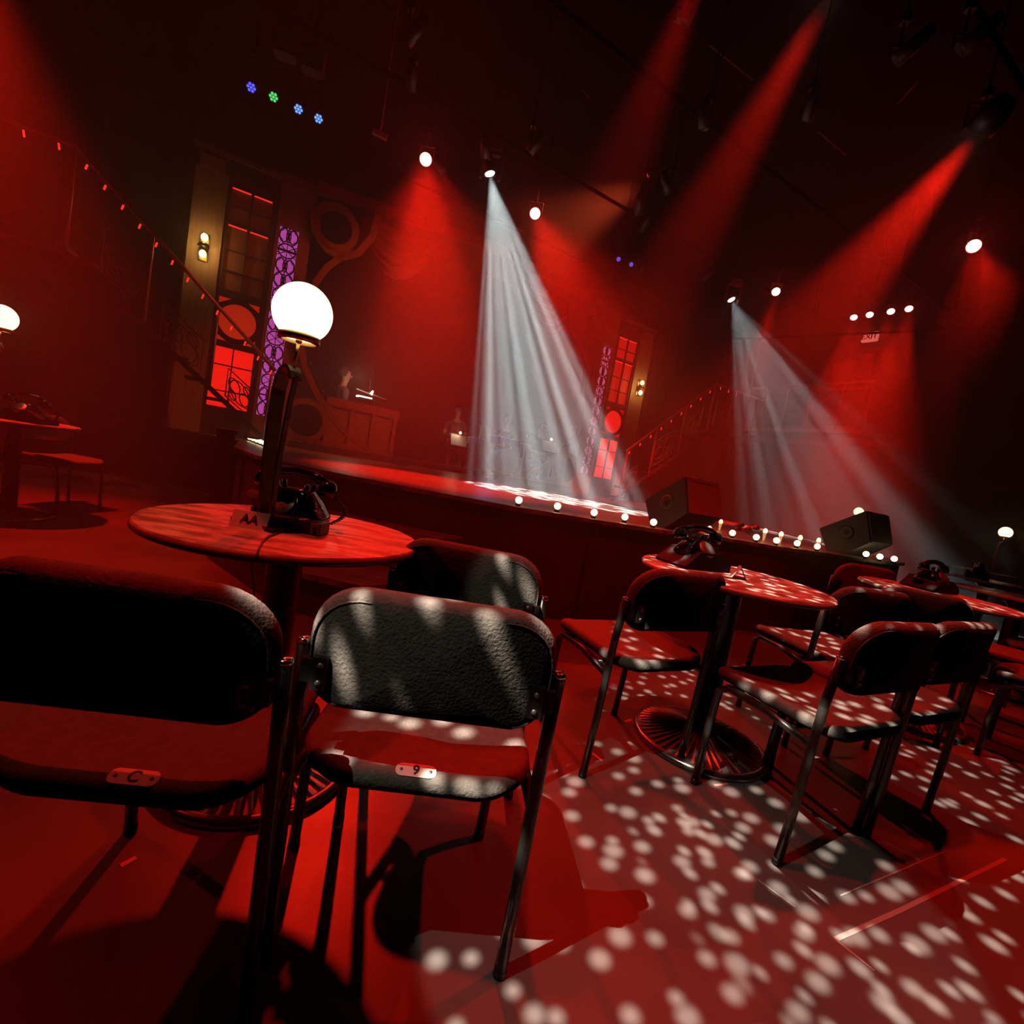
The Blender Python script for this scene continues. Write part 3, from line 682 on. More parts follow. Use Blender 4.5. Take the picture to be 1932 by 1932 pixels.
for (px, py), nm in zip(unlit, names):
    q = at_h(px, py, 4.55); fixture(q, q + Vector((random.uniform(-1, 1), random.uniform(0.2, 1.2), -1.0)), M['steel'], 'unlit black lamp hanging ' + nm, 0.05, group='unlit lamps of the rig')
# rods seen in the grid
for (a, b, lb) in (((1340, 85), (1420, 150), 'thin cable run in the dark grid, left one'), ((1545, 248), (1595, 292), 'thin cable run in the dark grid, middle one'), ((1694, 196), (1730, 155), 'short bright rod in the dark grid at right'), ((1100, 170), (1114, 187), 'short cable loop at the top centre')):
    bm = nb(); tube(bm, [at_h(a[0], a[1], HC-0.01), at_h(b[0], b[1], HC-0.01)], 0.012, 6)
    tag(link('grid_cable', bm, M['rail'], None, True), lb, 'cable', 'cables in the lighting grid')
q = at_h(717, 254, 4.5); bm = nb(); box(bm, q, (0.17, 0.05, 0.05), Matrix.Rotation(SROT, 3, 'Z')); tube(bm, [q, Vector((q.x, q.y, HC))], 0.008, 6); tag(link('rig_box', bm, M['tape']), 'small bright box on the rig left of the first red lamp', 'box')

# ------------------------------------------------------------------ piano, keyboard player, band
def sloc(px, py, off, h):
    """stage point under a pixel at plane offset off, height h reported"""
    d = ray(px, py); pp = P0 + N*off; t_ = (pp-EYEP).dot(N)/d.dot(N); q = EYEP + d*t_
    return q
HR = HS + 0.10
t = thing('upright_piano', 'panelled wooden back of an upright piano standing behind the left arch brace', 'piano', S(2.0, HR-0.0, -0.50), SROT)
bm = nb(); bbox2(bm, (-0.58, 0, 0.0), (0.58, 0.35, 0.78)); link('case', bm, M['wood_red'], t)
bm = nb(); bbox2(bm, (-0.61, -0.03, 0.66), (0.61, 0.38, 0.80)); bbox2(bm, (-0.61, -0.03, 0.0), (0.61, 0.38, 0.07)); link('rails', bm, M['wood_red'], t)
for x in (-0.55, -0.18, 0.18, 0.55):
    bm = nb(); bbox2(bm, (x-0.035, -0.03, 0.07), (x+0.035, 0.0, 0.68)); link('post', bm, M['wood_red'], t)

def skin_mesh(name, verts, edges, radii, m, parent=None, root=0, sub=2):
    me = bpy.data.meshes.new(name); me.from_pydata([tuple(v) for v in verts], edges, [])
    o = bpy.data.objects.new(name, me); C.objects.link(o)
    md = o.modifiers.new('skin', 'SKIN'); md.use_smooth_shade = True
    sv = me.skin_vertices[0].data
    for i, r in enumerate(radii):
        rr = r if isinstance(r, tuple) else (r, r); sv[i].radius = rr; sv[i].use_root = (i == root)
    s2 = o.modifiers.new('sub', 'SUBSURF'); s2.levels = sub; s2.render_levels = sub
    bpy.context.view_layer.update()
    me2 = bpy.data.meshes.new_from_object(o.evaluated_get(bpy.context.evaluated_depsgraph_get()))
    bpy.data.objects.remove(o)
    me2.materials.clear(); me2.materials.append(m)
    for p_ in me2.polygons: p_.use_smooth = True
    o = bpy.data.objects.new(name, me2); C.objects.link(o)
    if parent is not None: o.parent = parent
    return o
def person(loc, rotz, label, seated=False, shirt='shirt_dark', hair='hair', skin='skin', arms='forward'):
    hip = 0.50 if seated else 0.92
    V = []; E = []; R = []
    def add(p, r, par=None):
        V.append(Vector(p)); R.append(r)
        if par is not None: E.append((par, len(V)-1))
        return len(V)-1
    pel = add((0, 0, hip), (0.13, 0.10))
    ab = add((0, -0.01, hip+0.16), (0.125, 0.09), pel)
    ch = add((0, 0.0, hip+0.36), (0.15, 0.105), ab)
    nk0 = add((0, -0.005, hip+0.50), (0.075, 0.065), ch)
    nk = add((0, 0.015, hip+0.575), (0.042, 0.044), nk0)
    jw = add((0, 0.045, hip+0.655), (0.060, 0.068), nk)
    hd = add((0, 0.035, hip+0.75), (0.080, 0.100), jw)
    tp = add((0, 0.02, hip+0.82), (0.066, 0.082), hd)
    shirtv = [pel, ab, ch, nk0]
    for s in (-1, 1):
        sh = add((s*0.185, -0.005, hip+0.45), 0.055, nk0)
        if arms == 'forward': el = (s*0.25, 0.02, hip+0.19); wr = (s*0.17, 0.27, hip+0.16)
        else: el = (s*0.25, -0.05, hip+0.17); wr = (s*0.22, 0.08, hip-0.04)
        um = add(Vector(((V[sh].x+el[0])/2, (V[sh].y+el[1])/2, (V[sh].z+el[2])/2)), 0.046, sh)
        e_ = add(el, 0.038, um); w_ = add(wr, 0.025, e_)
        dr = (Vector(wr)-Vector(el)).normalized()
        pm = add(Vector(wr)+dr*0.05, (0.034, 0.018), w_)
        side = Vector((1, 0, 0))
        for k, ln in enumerate((0.065, 0.075, 0.07, 0.055)):
            b0 = Vector(wr)+dr*0.085+side*(k-1.5)*0.018
            f1 = add(b0, 0.009, pm); f2 = add(b0+dr*ln*0.55+Vector((0, 0, -0.006)), 0.008, f1); add(b0+dr*ln*0.85+Vector((0, 0, -0.03)), 0.007, f2)
        tb = add(Vector(wr)+dr*0.04+side*(-s)*0.035, 0.010, pm); add(Vector(wr)+dr*0.08+side*(-s)*0.055+Vector((0, 0, -0.01)), 0.008, tb)
        if seated: kn = (s*0.13, 0.42, hip+0.0); an = (s*0.13, 0.40, 0.09); to = (s*0.13, 0.54, 0.035)
        else: kn = (s*0.10, 0.02, 0.50); an = (s*0.10, -0.01, 0.09); to = (s*0.11, 0.14, 0.035)
        h_ = add((s*0.09, 0.01, hip-0.06), 0.085, pel); k_ = add(kn, 0.058, h_); a_ = add(an, 0.038, k_); add(to, (0.04, 0.03), a_)
    body = skin_mesh('person', V, E, R, M[skin])
    body.location = loc; body.rotation_euler = (0, 0, rotz)
    tag(body, label, 'person')
    # head details
    z = hip+0.745
    bm = nb(); sphere(bm, (0, 0.135, z-0.012), 0.018, 10, (0.8, 1.3, 1.2)); link('nose', bm, M[skin], body, True)
    bm = nb()
    for s in (-1, 1): sphere(bm, (s*0.03, 0.115, z+0.015), 0.011, 8)
    link('eyes', bm, M['ink'], body, True)
    bm = nb()
    for s in (-1, 1): sphere(bm, (s*0.078, 0.03, z-0.005), 0.026, 10, (0.4, 0.8, 1.2))
    link('ears', bm, M[skin], body, True)
    bm = nb(); sphere(bm, (0, -0.002, z+0.035), 0.108, 20, (0.84, 1.0, 0.92))
    geom = [v for v in bm.verts if (v.co.y > 0.045 and v.co.z < z+0.085) or v.co.z < z-0.05]
    bmesh.ops.delete(bm, geom=geom, context='VERTS'); link('hair', bm, M[hair], body, True)
    # shirt: torso and short sleeves
    V2 = []; E2 = []; R2 = []
    def add2(p, r, par=None):
        V2.append(Vector(p)); R2.append(r)
        if par is not None: E2.append((par, len(V2)-1))
        return len(V2)-1
    a = add2((0, 0, hip-0.02), (0.15, 0.12)); b = add2((0, -0.01, hip+0.16), (0.142, 0.108), a); c = add2((0, 0, hip+0.36), (0.165, 0.122), b); d = add2((0, -0.003, hip+0.505), (0.085, 0.078), c)
    for s in (-1, 1):
        e = add2((s*0.19, -0.005, hip+0.45), 0.068, d)
        el = (s*0.25, 0.02, hip+0.19) if arms == 'forward' else (s*0.25, -0.05, hip+0.17)
        add2(((s*0.19*0.35+el[0]*0.65), el[1]*0.65, (hip+0.45)*0.35+el[2]*0.65), 0.06, e)
    skin_mesh('shirt', V2, E2, R2, M[shirt], body)
    V3 = [(0, 0, hip)]; E3 = []; R3 = [(0.142, 0.115)]
    for s in (-1, 1):
        if seated: kn = (s*0.13, 0.42, hip+0.0); an = (s*0.13, 0.40, 0.13)
        else: kn = (s*0.10, 0.02, 0.50); an = (s*0.10, -0.01, 0.12)
        i0 = len(V3); V3 += [(s*0.095, 0.01, hip-0.07), kn, an]; R3 += [0.098, 0.072, 0.055]; E3 += [(0, i0), (i0, i0+1), (i0+1, i0+2)]
    skin_mesh('trousers', V3, E3, R3, M['shirt_dark'], body)
    return body
pp = at_y(648, 712, 9.35)
pl_ = person((pp.x, pp.y, HR-0.02), -PI/2+0.75, 'person in a dark polo shirt sitting behind the piano facing right', True, arms='relaxed')
pl_.scale = (1.1, 1.1, 1.1)
t = thing('piano_bench', 'low dark bench under the person behind the piano', 'bench', (pp.x, pp.y, HR), SROT)
bm = nb(); bbox2(bm, (-0.25, -0.18, 0.36), (0.25, 0.18, 0.42)); link('seat', bm, M['black_plastic'], t)
for x in (-0.22, 0.22):
    for y in (-0.15, 0.15):
        bm = nb(); tube(bm, [(x, y, 0.36), (x, y, 0)], 0.02, 8); link('leg', bm, M['steel'], t)
# keyboard desk with bright lamp strip
kp = at_y(686, 745, 9.2)
t = thing('music_desk', 'music desk with a bright lamp strip in front of the person behind the piano', 'desk', (kp.x, kp.y, HR), SROT)
dz = kp.z-HR
bm = nb(); bbox2(bm, (-0.10, -0.16, dz-0.09), (0.30, 0.16, dz-0.06)); link('desk_top', bm, M['steel'], t)
bm = nb(); tube(bm, [(0.1, 0, 0.0), (0.1, 0, dz-0.09)], 0.02, 8); bbox2(bm, (-0.1, -0.15, 0), (0.3, 0.15, 0.02)); link('stand', bm, M['steel'], t)
bm = nb(); bbox2(bm, (-0.12, -0.10, dz-0.055), (0.14, 0.06, dz-0.03)); link('lit_strip', bm, M['paper_lit'], t)
bm = nb(); tube(bm, [(-0.16, -0.08, dz+0.07), (0.40, -0.08, dz-0.0)], 0.010, 8); link('lamp_arm', bm, M['drum_skin'], t)
bm = nb(); tube(bm, [(0.11, -0.08, dz+0.03), (0.14, -0.08, dz+0.10)], [0.03, 0.015], 8); link('lamp_knob', bm, M['bulb'], t)
bm = nb(); tube(bm, [(0.10, 0.02, dz+0.0), (0.10, 0.02, dz+0.5)], 0.008, 6); link('mic_rod', bm, M['steel'], t)

l = bpy.data.lights.new('desk_glow', 'POINT'); l.energy = 4; l.color = (1.0, 0.75, 0.5); l.shadow_soft_size = 0.05
o = bpy.data.objects.new('desk_glow', l); C.objects.link(o); o.location = (kp.x-0.05, kp.y-0.35, kp.z+0.25)
def music_stand(px, py, Y, label, lamp=True):
    q = at_y(px, py, Y); t = thing('music_stand', label, 'music stand', (q.x, q.y, HR), SROT, 'music stands of the band')
    h = q.z-HR
    bm = nb(); box(bm, (0, 0, h-0.1), (0.42, 0.015, 0.28), Matrix.Rotation(-0.35, 3, 'X')); link('desk', bm, M['steel'], t)
    bm = nb(); box(bm, (0, -0.03, h-0.1), (0.36, 0.004, 0.24), Matrix.Rotation(-0.35, 3, 'X')); link('sheet_music', bm, M['paper'], t)
    bm = nb(); tube(bm, [(0, 0.02, 0.0), (0, 0.02, h-0.12)], 0.012, 8)
    for k in range(3): tube(bm, [(0, 0.02, 0.18), (0.22*math.cos(k*2.094), 0.02+0.22*math.sin(k*2.094), 0.008)], 0.008, 6)
    link('tripod', bm, M['steel'], t)
    if lamp:
        bm = nb(); sphere(bm, (0, -0.05, h+0.06), 0.028, 10); link('clip_lamp', bm, M['bulb'], t, True)
def seat_stool(loc, label):
    t = thing('stool', label, 'stool', loc, 0, 'stools of the band')
    bm = nb(); lathe(bm, [(0, 0.40), (0.16, 0.40), (0.17, 0.43), (0.16, 0.46), (0, 0.46)], 20); link('seat', bm, M['black_plastic'], t, True)
    for k in range(3):
        bm = nb(); tube(bm, [(0.03*math.cos(k*2.094), 0.03*math.sin(k*2.094), 0.40), (0.2*math.cos(k*2.094), 0.2*math.sin(k*2.094), 0.01)], 0.012, 6); link('leg', bm, M['steel'], t)
q = at_y(861, 800, 11.0)
person((q.x, q.y, HR-0.04), PI+0.3, 'seated person in dark clothes with warm music stand at the left of the band', True)
seat_stool((q.x, q.y, HR), 'round stool under the leftmost band member')
music_stand(866, 822, 10.5, 'music stand with pale sheets before the leftmost band member')
q = at_y(953, 815, 11.2)
person((q.x, q.y, HR-0.04), PI+0.4, 'seated person in dark clothes behind the blue drum kit', True)
seat_stool((q.x, q.y, HR), 'round stool under the drummer')
q = at_y(1020, 824, 11.4)
person((q.x, q.y, HR-0.04), PI+0.5, 'seated person in dark clothes at the right of the band', True)
seat_stool((q.x, q.y, HR), 'round stool under the rightmost band member')
music_stand(1037, 834, 11.0, 'music stand with a bright clip lamp at the right of the band')
q = at_h(950, 872, HR); t = thing('drum_kit', 'blue drum kit with bronze cymbals in front of the drummer', 'drums', (q.x, 10.4, HR), SROT)
t.location.x = at_y(950, 850, 10.4).x
bm = nb(); lathe(bm, [(0.0, -0.20), (0.27, -0.20), (0.28, -0.18), (0.28, 0.18), (0.27, 0.20), (0, 0.20)], 32, (0, 0, 0.28), 'y'); link('bass_drum', bm, M['drum_shell'], t, True)
for (x, y, z, r, h) in ((-0.2, 0.05, 0.62, 0.15, 0.14), (0.2, 0.05, 0.62, 0.16, 0.14), (0.52, 0.3, 0.42, 0.2, 0.3), (-0.5, 0.35, 0.52, 0.18, 0.13)):
    bm = nb(); lathe(bm, [(0, 0), (r, 0), (r, h), (0, h)], 24, (x, y, z)); d_ = link('tom_drum', bm, M['drum_shell'], t)
    bm = nb(); lathe(bm, [(0, h), (r*1.02, h), (r*1.02, h+0.01), (0, h+0.01)], 24, (x, y, z)); link('drum_head', bm, M['drum_skin'], d_)
    bm = nb(); tube(bm, [(x, y, z+0.02), (x, y, 0.01)], 0.012, 6); link('drum_stand', bm, M['chrome'], d_)
for (x, y, z, r) in ((-0.55, 0.1, 0.92, 0.2), (0.5, 0.0, 0.95, 0.22)):
    bm = nb(); lathe(bm, [(0, 0.03), (0.03, 0.025), (r, 0), (0.03, 0.02), (0, 0.025)], 24, (x, y, z)); c_ = link('cymbal', bm, M['cymbal'], t, True)
    bm = nb(); tube(bm, [(x, y, z+0.05), (x, y, 0.01)], 0.01, 6); link('cymbal_stand', bm, M['chrome'], c_)
l = bpy.data.lights.new('band_glow', 'POINT'); l.energy = 3; l.color = (0.35, 0.35, 1.0); l.shadow_soft_size = 0.05
o = bpy.data.objects.new('band_glow', l); C.objects.link(o); o.location = t.location + Vector((-0.2, -0.7, 1.0))
l = bpy.data.lights.new('stand_glow', 'POINT'); l.energy = 1.6; l.color = (1.0, 0.7, 0.35); l.shadow_soft_size = 0.03
o = bpy.data.objects.new('stand_glow', l); C.objects.link(o); o.location = at_y(866, 812, 10.4)

# ------------------------------------------------------------------ footlights, candles, monitors, flowers
def footlight(px, py, label, group, r=0.024, h=HS):
    q = at_h(px, py, h)
    t = thing('footlight', label, 'bulb', q, 0, group)
    bm = nb(); lathe(bm, [(0, 0), (0.02, 0), (0.018, 0.02), (0, 0.02)], 14); link('socket', bm, M['black_plastic'], t, True)
    bm = nb(); sphere(bm, (0, 0, 0.02+r*0.95), r, 16); link('glass_bulb', bm, M['bulb'], t, True)
    return t
ordn = ['first', 'second', 'third', 'fourth', 'fifth', 'sixth', 'seventh']
for i, (px, py) in enumerate(((977, 955), (1050, 966), (1119, 978), (1177, 986), (1231, 996))):
    footlight(px, py, ordn[i]+' round footlight from the left on the centre stage edge before the big monitor', 'footlights on the centre stage edge', 0.025)
for i, (px, py) in enumerate(((1335, 1007), (1380, 1015), (1425, 1023), (1463, 1029), (1502, 1034), (1540, 1040))):
    footlight(px, py, ordn[i]+' round footlight from the left between the two monitors', 'footlights between the monitors', 0.025)
for i, (px, py) in enumerate(((1632, 1054), (1658, 1059), (1685, 1063))):
    footlight(px, py, ordn[i]+' round footlight from the left beyond the far monitor', 'footlights beyond the far monitor', 0.026)
for i in range(6):
    k = i/5; footlight(470+34*k, 832+13*k, ordn[i]+' bulb in the bright row on the left stage edge, counted from the left', 'bright bulbs on the left stage edge', 0.026)
for i, (px, py, pt) in enumerate(((1357, 1000, 984), (1440, 1020, 1001), (1470, 1026, 1007), (1506, 1032, 1014), (1541, 1036, 1019))):
    q = at_h(px, py, HS); hh = at_y(px+2, pt, q.y).z-HS
    t = thing('stage_candle', ordn[i]+' slim glowing candle from the left standing between the monitors', 'candle', q, 0, 'slim candles on the stage')
    bm = nb(); tube(bm, [(0, 0, 0), (0, 0, hh*0.8)], [0.009, 0.016], 10); link('candle_body', bm, M['wax'], t, True)
    bm = nb(); sphere(bm, (0, 0, hh*0.8+0.015), 0.019, 10, (1, 1, 1.4)); link('flame', bm, M['flame'], t, True)
def glow(loc, e, col=(1.0, 0.62, 0.22), r=0.03):
    l = bpy.data.lights.new('bulb_glow', 'POINT'); l.energy = e; l.color = col; l.shadow_soft_size = r
    o = bpy.data.objects.new('bulb_glow', l); C.objects.link(o); o.location = loc
    return o
def monitor(px, py, yaw, label, k=1.0, tilt=0.0):
    """stage wedge: driver baffle toward the audience side, sloping top"""
    q = at_h(px, py, HS)
    t = thing('stage_monitor', label, 'speaker', q, yaw, 'stage monitor wedges')
    prof = [(0.24*k, 0.19*k), (-0.12*k, 0.42*k), (-0.21*k, 0.15*k), (-0.02*k, 0.0), (0.13*k, 0.0)]
    bm = nb(); prism(bm, prof, -0.20*k, 0.20*k, 'yz'); bmesh.ops.bevel(bm, geom=bm.edges[:], offset=0.008, segments=2); link('cabinet', bm, M['cabinet'], t)
    for s in (-1, 1):
        bm = nb(); lathe(bm, [(0, 0.0), (0.06*k, 0.0), (0.065*k, 0.008), (0.05*k, 0.008), (0.028*k, 0.002), (0, 0.002)], 24, (0, 0.0, 0), 'x')
        for v in bm.verts: v.co = Vector((s*(0.20*k+v.co.x), v.co.y+0.0, v.co.z+0.20*k))
        h_ = link('handle_cup', bm, M['grille'], t, True)
        bm = nb(); lathe(bm, [(0, 0.0), (0.022*k, 0.0), (0.022*k, 0.006), (0, 0.006)], 16, (0, 0, 0), 'x')
        for v in bm.verts: v.co = Vector((s*(0.204*k+v.co.x), v.co.y, v.co.z+0.20*k))
        link('cup_hole', bm, M['ink'], h_)
    bm = nb()
    p0 = Vector((-0.128*k, 0.41*k)); p1 = Vector((-0.213*k, 0.155*k)); n_ = Vector((-1, 0.31)).normalized()*0.012
    prism(bm, [tuple(p0), tuple(p1), tuple(p1+n_), tuple(p0+n_)], -0.185*k, 0.185*k, 'yz'); link('grille', bm, M['grille_light'], t)
    bm = nb(); tube(bm, [(-0.15*k, -0.14*k, 0.395*k), (0.15*k, -0.14*k, 0.395*k)], 0.008, 6); link('grille_bar', bm, M['cabinet'], t)
    return t
monitor(1282, 1000, rad(30), 'large stage monitor tipped toward the stage at the kink of the stage edge', 1.0)
monitor(1608, 1047, rad(30), 'farther stage monitor at the right end of the stage edge', 1.05)
# bouquet
q = at_h(1403, 1014, HS)
t = thing('rose_bouquet', 'bunch of red roses with dark leaves lying on the stage edge', 'flowers', q, 0.3)
for k in range(9):
    an = k*2.4; rr = 0.03+0.011*k
    c = (rr*math.cos(an)*1.3, rr*math.sin(an)*0.6, 0.09+0.025*math.sin(k*1.7))
    bm = nb(); sphere(bm, c, 0.026, 12, (1, 1, 0.85))
    for j in range(5): sphere(bm, (c[0]+0.016*math.cos(j*1.26), c[1]+0.016*math.sin(j*1.26), c[2]-0.004), 0.016, 8)
    link('rose', bm, M['petal'], t, True)
bm = nb()
for k in range(22):
    an = k*1.1; bmv = [Vector((0, 0, 0)), Vector((0.03, 0.012, 0.015)), Vector((0.07, 0, 0.0)), Vector((0.03, -0.012, 0.015))]
    mtx = Matrix.Rotation(an, 3, 'Z') @ Matrix.Rotation(random.uniform(-1.0, 0.4), 3, 'Y')
    vv = [bm.verts.new(mtx @ p_ + Vector((0.05*math.cos(an), 0.03*math.sin(an), 0.05))) for p_ in bmv]; bm.faces.new(vv)
link('leaves', bm, M['leaf'], t)
bm = nb()
for k in range(7): tube(bm, [(0.01*k-0.03, 0, 0.07), (0.10+0.004*k, -0.02+0.006*k, 0.006)], 0.003, 5)
link('stems', bm, M['leaf'], t)

# ------------------------------------------------------------------ tables
TR = 0.375; TH = 0.74
def make_table(label, loc, rotz=0.0):
    t = thing('round_table', label, 'table', loc, rotz, 'round cabaret tables')
    bm = nb(); lathe(bm, [(0, TH-0.022), (TR-0.004, TH-0.022), (TR, TH-0.018), (TR, TH-0.004), (TR-0.004, TH), (0, TH)], 72); link('tabletop', bm, M['table_top'], t)
    bm = nb(); lathe(bm, [(TR+0.0005, TH-0.019), (TR+0.002, TH-0.017), (TR+0.002, TH-0.005), (TR+0.0005, TH-0.003)], 72); link('edge_band', bm, M['table_edge'], t, True)
    bm = nb(); lathe(bm, [(0.0, 0.05), (0.050, 0.05), (0.050, 0.66), (0.085, 0.70), (0.085, TH-0.022), (0, TH-0.022)], 24); link('column', bm, M['iron'], t, True)
    bm = nb()
    for k in range(4):
        a = PI/4+k*PI/2; tube(bm, [(0.04*math.cos(a), 0.04*math.sin(a), TH-0.035), (0.22*math.cos(a), 0.22*math.sin(a), TH-0.03)], 0.01, flat=(0.03, 0.016))
    link('spider_bracket', bm, M['iron'], t)
    # ribbed cast base
    bm = nb(); n = 144; prof = [(0.045, 0.062), (0.08, 0.058), (0.14, 0.044), (0.20, 0.032), (0.255, 0.022)]
    rings = []
    for (r, z) in prof:
        rings.append([bm.verts.new((r*math.cos(2*PI*k/n), r*math.sin(2*PI*k/n), z + (0.007 if (k % 3 == 0) else 0.0)*min(1, r/0.12)*(1 if r < 0.25 else 0.5))) for k in range(n)])
    for a, b in zip(rings[:-1], rings[1:]):
        for k in range(n): bm.faces.new((a[k], b[k], b[(k+1) % n], a[(k+1) % n]))
    link('ribbed_base', bm, M['iron_gloss'], t)
    bm = nb(); lathe(bm, [(0.250, 0.021), (0.262, 0.027), (0.275, 0.022), (0.280, 0.010), (0.280, 0.0), (0, 0.0), (0, 0.018), (0.250, 0.018)], 72); link('base_rim', bm, M['iron_gloss'], t, True)
    return t
T1 = Vector((-0.635, 1.43, 0)); T2 = Vector((0.965, 2.06, 0)); T3 = Vector((2.47, 2.80, 0)); T5 = Vector((3.87, 3.70, 0)); T4 = Vector((5.0, 5.15, 0)); TL = Vector((-3.82, 3.72, 0)); T6 = Vector((7.2, 7.45, 0)); T7 = Vector((6.53, 9.4, 0))
tb1 = make_table('nearest round table holding the lit globe lamp and the AA card', T1)
dup(tb1, T2, 0.5, 'round table in the middle holding a telephone and a folded card')
dup(tb1, T3, 1.1, 'round table behind the row of chairs at the right edge')
dup(tb1, T5, 0.2, 'distant round table beyond the right edge chairs')
dup(tb1, T4, 0.9, 'far round table near the stage end at right')
dup(tb1, TL, 0.4, 'round table at the left edge under the second globe lamp')
dup(tb1, T6, 0.4, 'farthest right round table carrying a small globe lamp')
dup(tb1, T7, 0.1, 'round table in the dark behind the far stage monitor')

# ------------------------------------------------------------------ globe lamps
def make_lamp(loc, rotz, label):
    t = thing('globe_lamp', label, 'table lamp', loc, rotz, 'globe lamps on the tables')
    # flat bronze strip, bowed, hooking over at the top toward +x
    pts = [(0.012, 0, 0.0), (0.006, 0, 0.10), (0.0, 0, 0.22), (0.0, 0, 0.32), (0.003, 0, 0.385), (0.008, 0, 0.415), (0.018, 0, 0.438), (0.032, 0, 0.450), (0.046, 0, 0.448), (0.056, 0, 0.436), (0.061, 0, 0.418)]
    bm = nb(); tube(bm, pts, 0.02, flat=(0.040, 0.010)); link('bent_strip', bm, M['bronze'], t)
    bm = nb(); bbox2(bm, (-0.06, -0.05, 0), (0.11, 0.05, 0.012)); link('foot', bm, M['iron'], t)
    bm = nb(); tube(bm, [(0.04, 0, 0.012), (0.04, 0, 0.20), (0.052, 0, 0.35), (0.064, 0, 0.43)], 0.006, flat=(0.014, 0.007)); link('inner_strip', bm, M['bronze'], t)
    bm = nb(); tube(bm, [(0.050, 0, 0.45), (0.055, 0, 0.528)], 0.005, 8); sphere(bm, (0.055, 0, 0.522), 0.009, 10); link('stem', bm, M['brass'], t, True)
    gz = 0.520
    bm = nb(); lathe(bm, [(0.044, gz-0.002), (0.054, gz), (0.054, gz+0.016), (0.047, gz+0.018), (0.046, gz+0.004), (0.044, gz+0.003)], 36, (0.055, 0, 0)); link('collar', bm, M['brass'], t, True)
    R_ = 0.077; zc = gz+0.014+math.sqrt(R_*R_-0.045**2)
    prof = []
    a0 = -math.asin(math.sqrt(R_*R_-0.045**2)/R_)
    for k in range(21):
        a = a0+(PI/2-a0)*k/20; prof.append((R_*math.cos(a), zc+R_*math.sin(a)))
    prof[-1] = (0, zc+R_)
    bm = nb(); lathe(bm, prof, 40, (0.055, 0, 0)); link('glass_globe', bm, M['globe'], t, True)
    bm = nb(); lathe(bm, [(0.0, gz+0.008), (0.048, gz+0.008), (0.048, gz+0.011), (0, gz+0.011)], 30, (0.055, 0, 0)); link('inner_disc', bm, M['globe'], t)
    return t
lp = at_h(491, 990, TH)
lamp1 = make_lamp((lp.x, lp.y, TH), rad(-24), 'lit globe lamp on a bent bronze strip on the nearest table')
def lamp_copy(gp, label, k=1.05):
    b = Vector((gp.x-0.055*k, gp.y, TH)); return dup(lamp1, b, 0.0, label, scale=k)
g_ = at_y(3, 600, 3.62); lamp_copy(g_, 'lit globe lamp cut by the left edge of the view', 1.2)
g_ = at_y(1897, 1006, 7.4); lamp_copy(g_, 'small lit globe lamp far off at the right edge')
g_ = at_y(1620, 966, 9.5); lamp_copy(g_, 'small lit globe lamp in the dark just behind the far stage monitor')

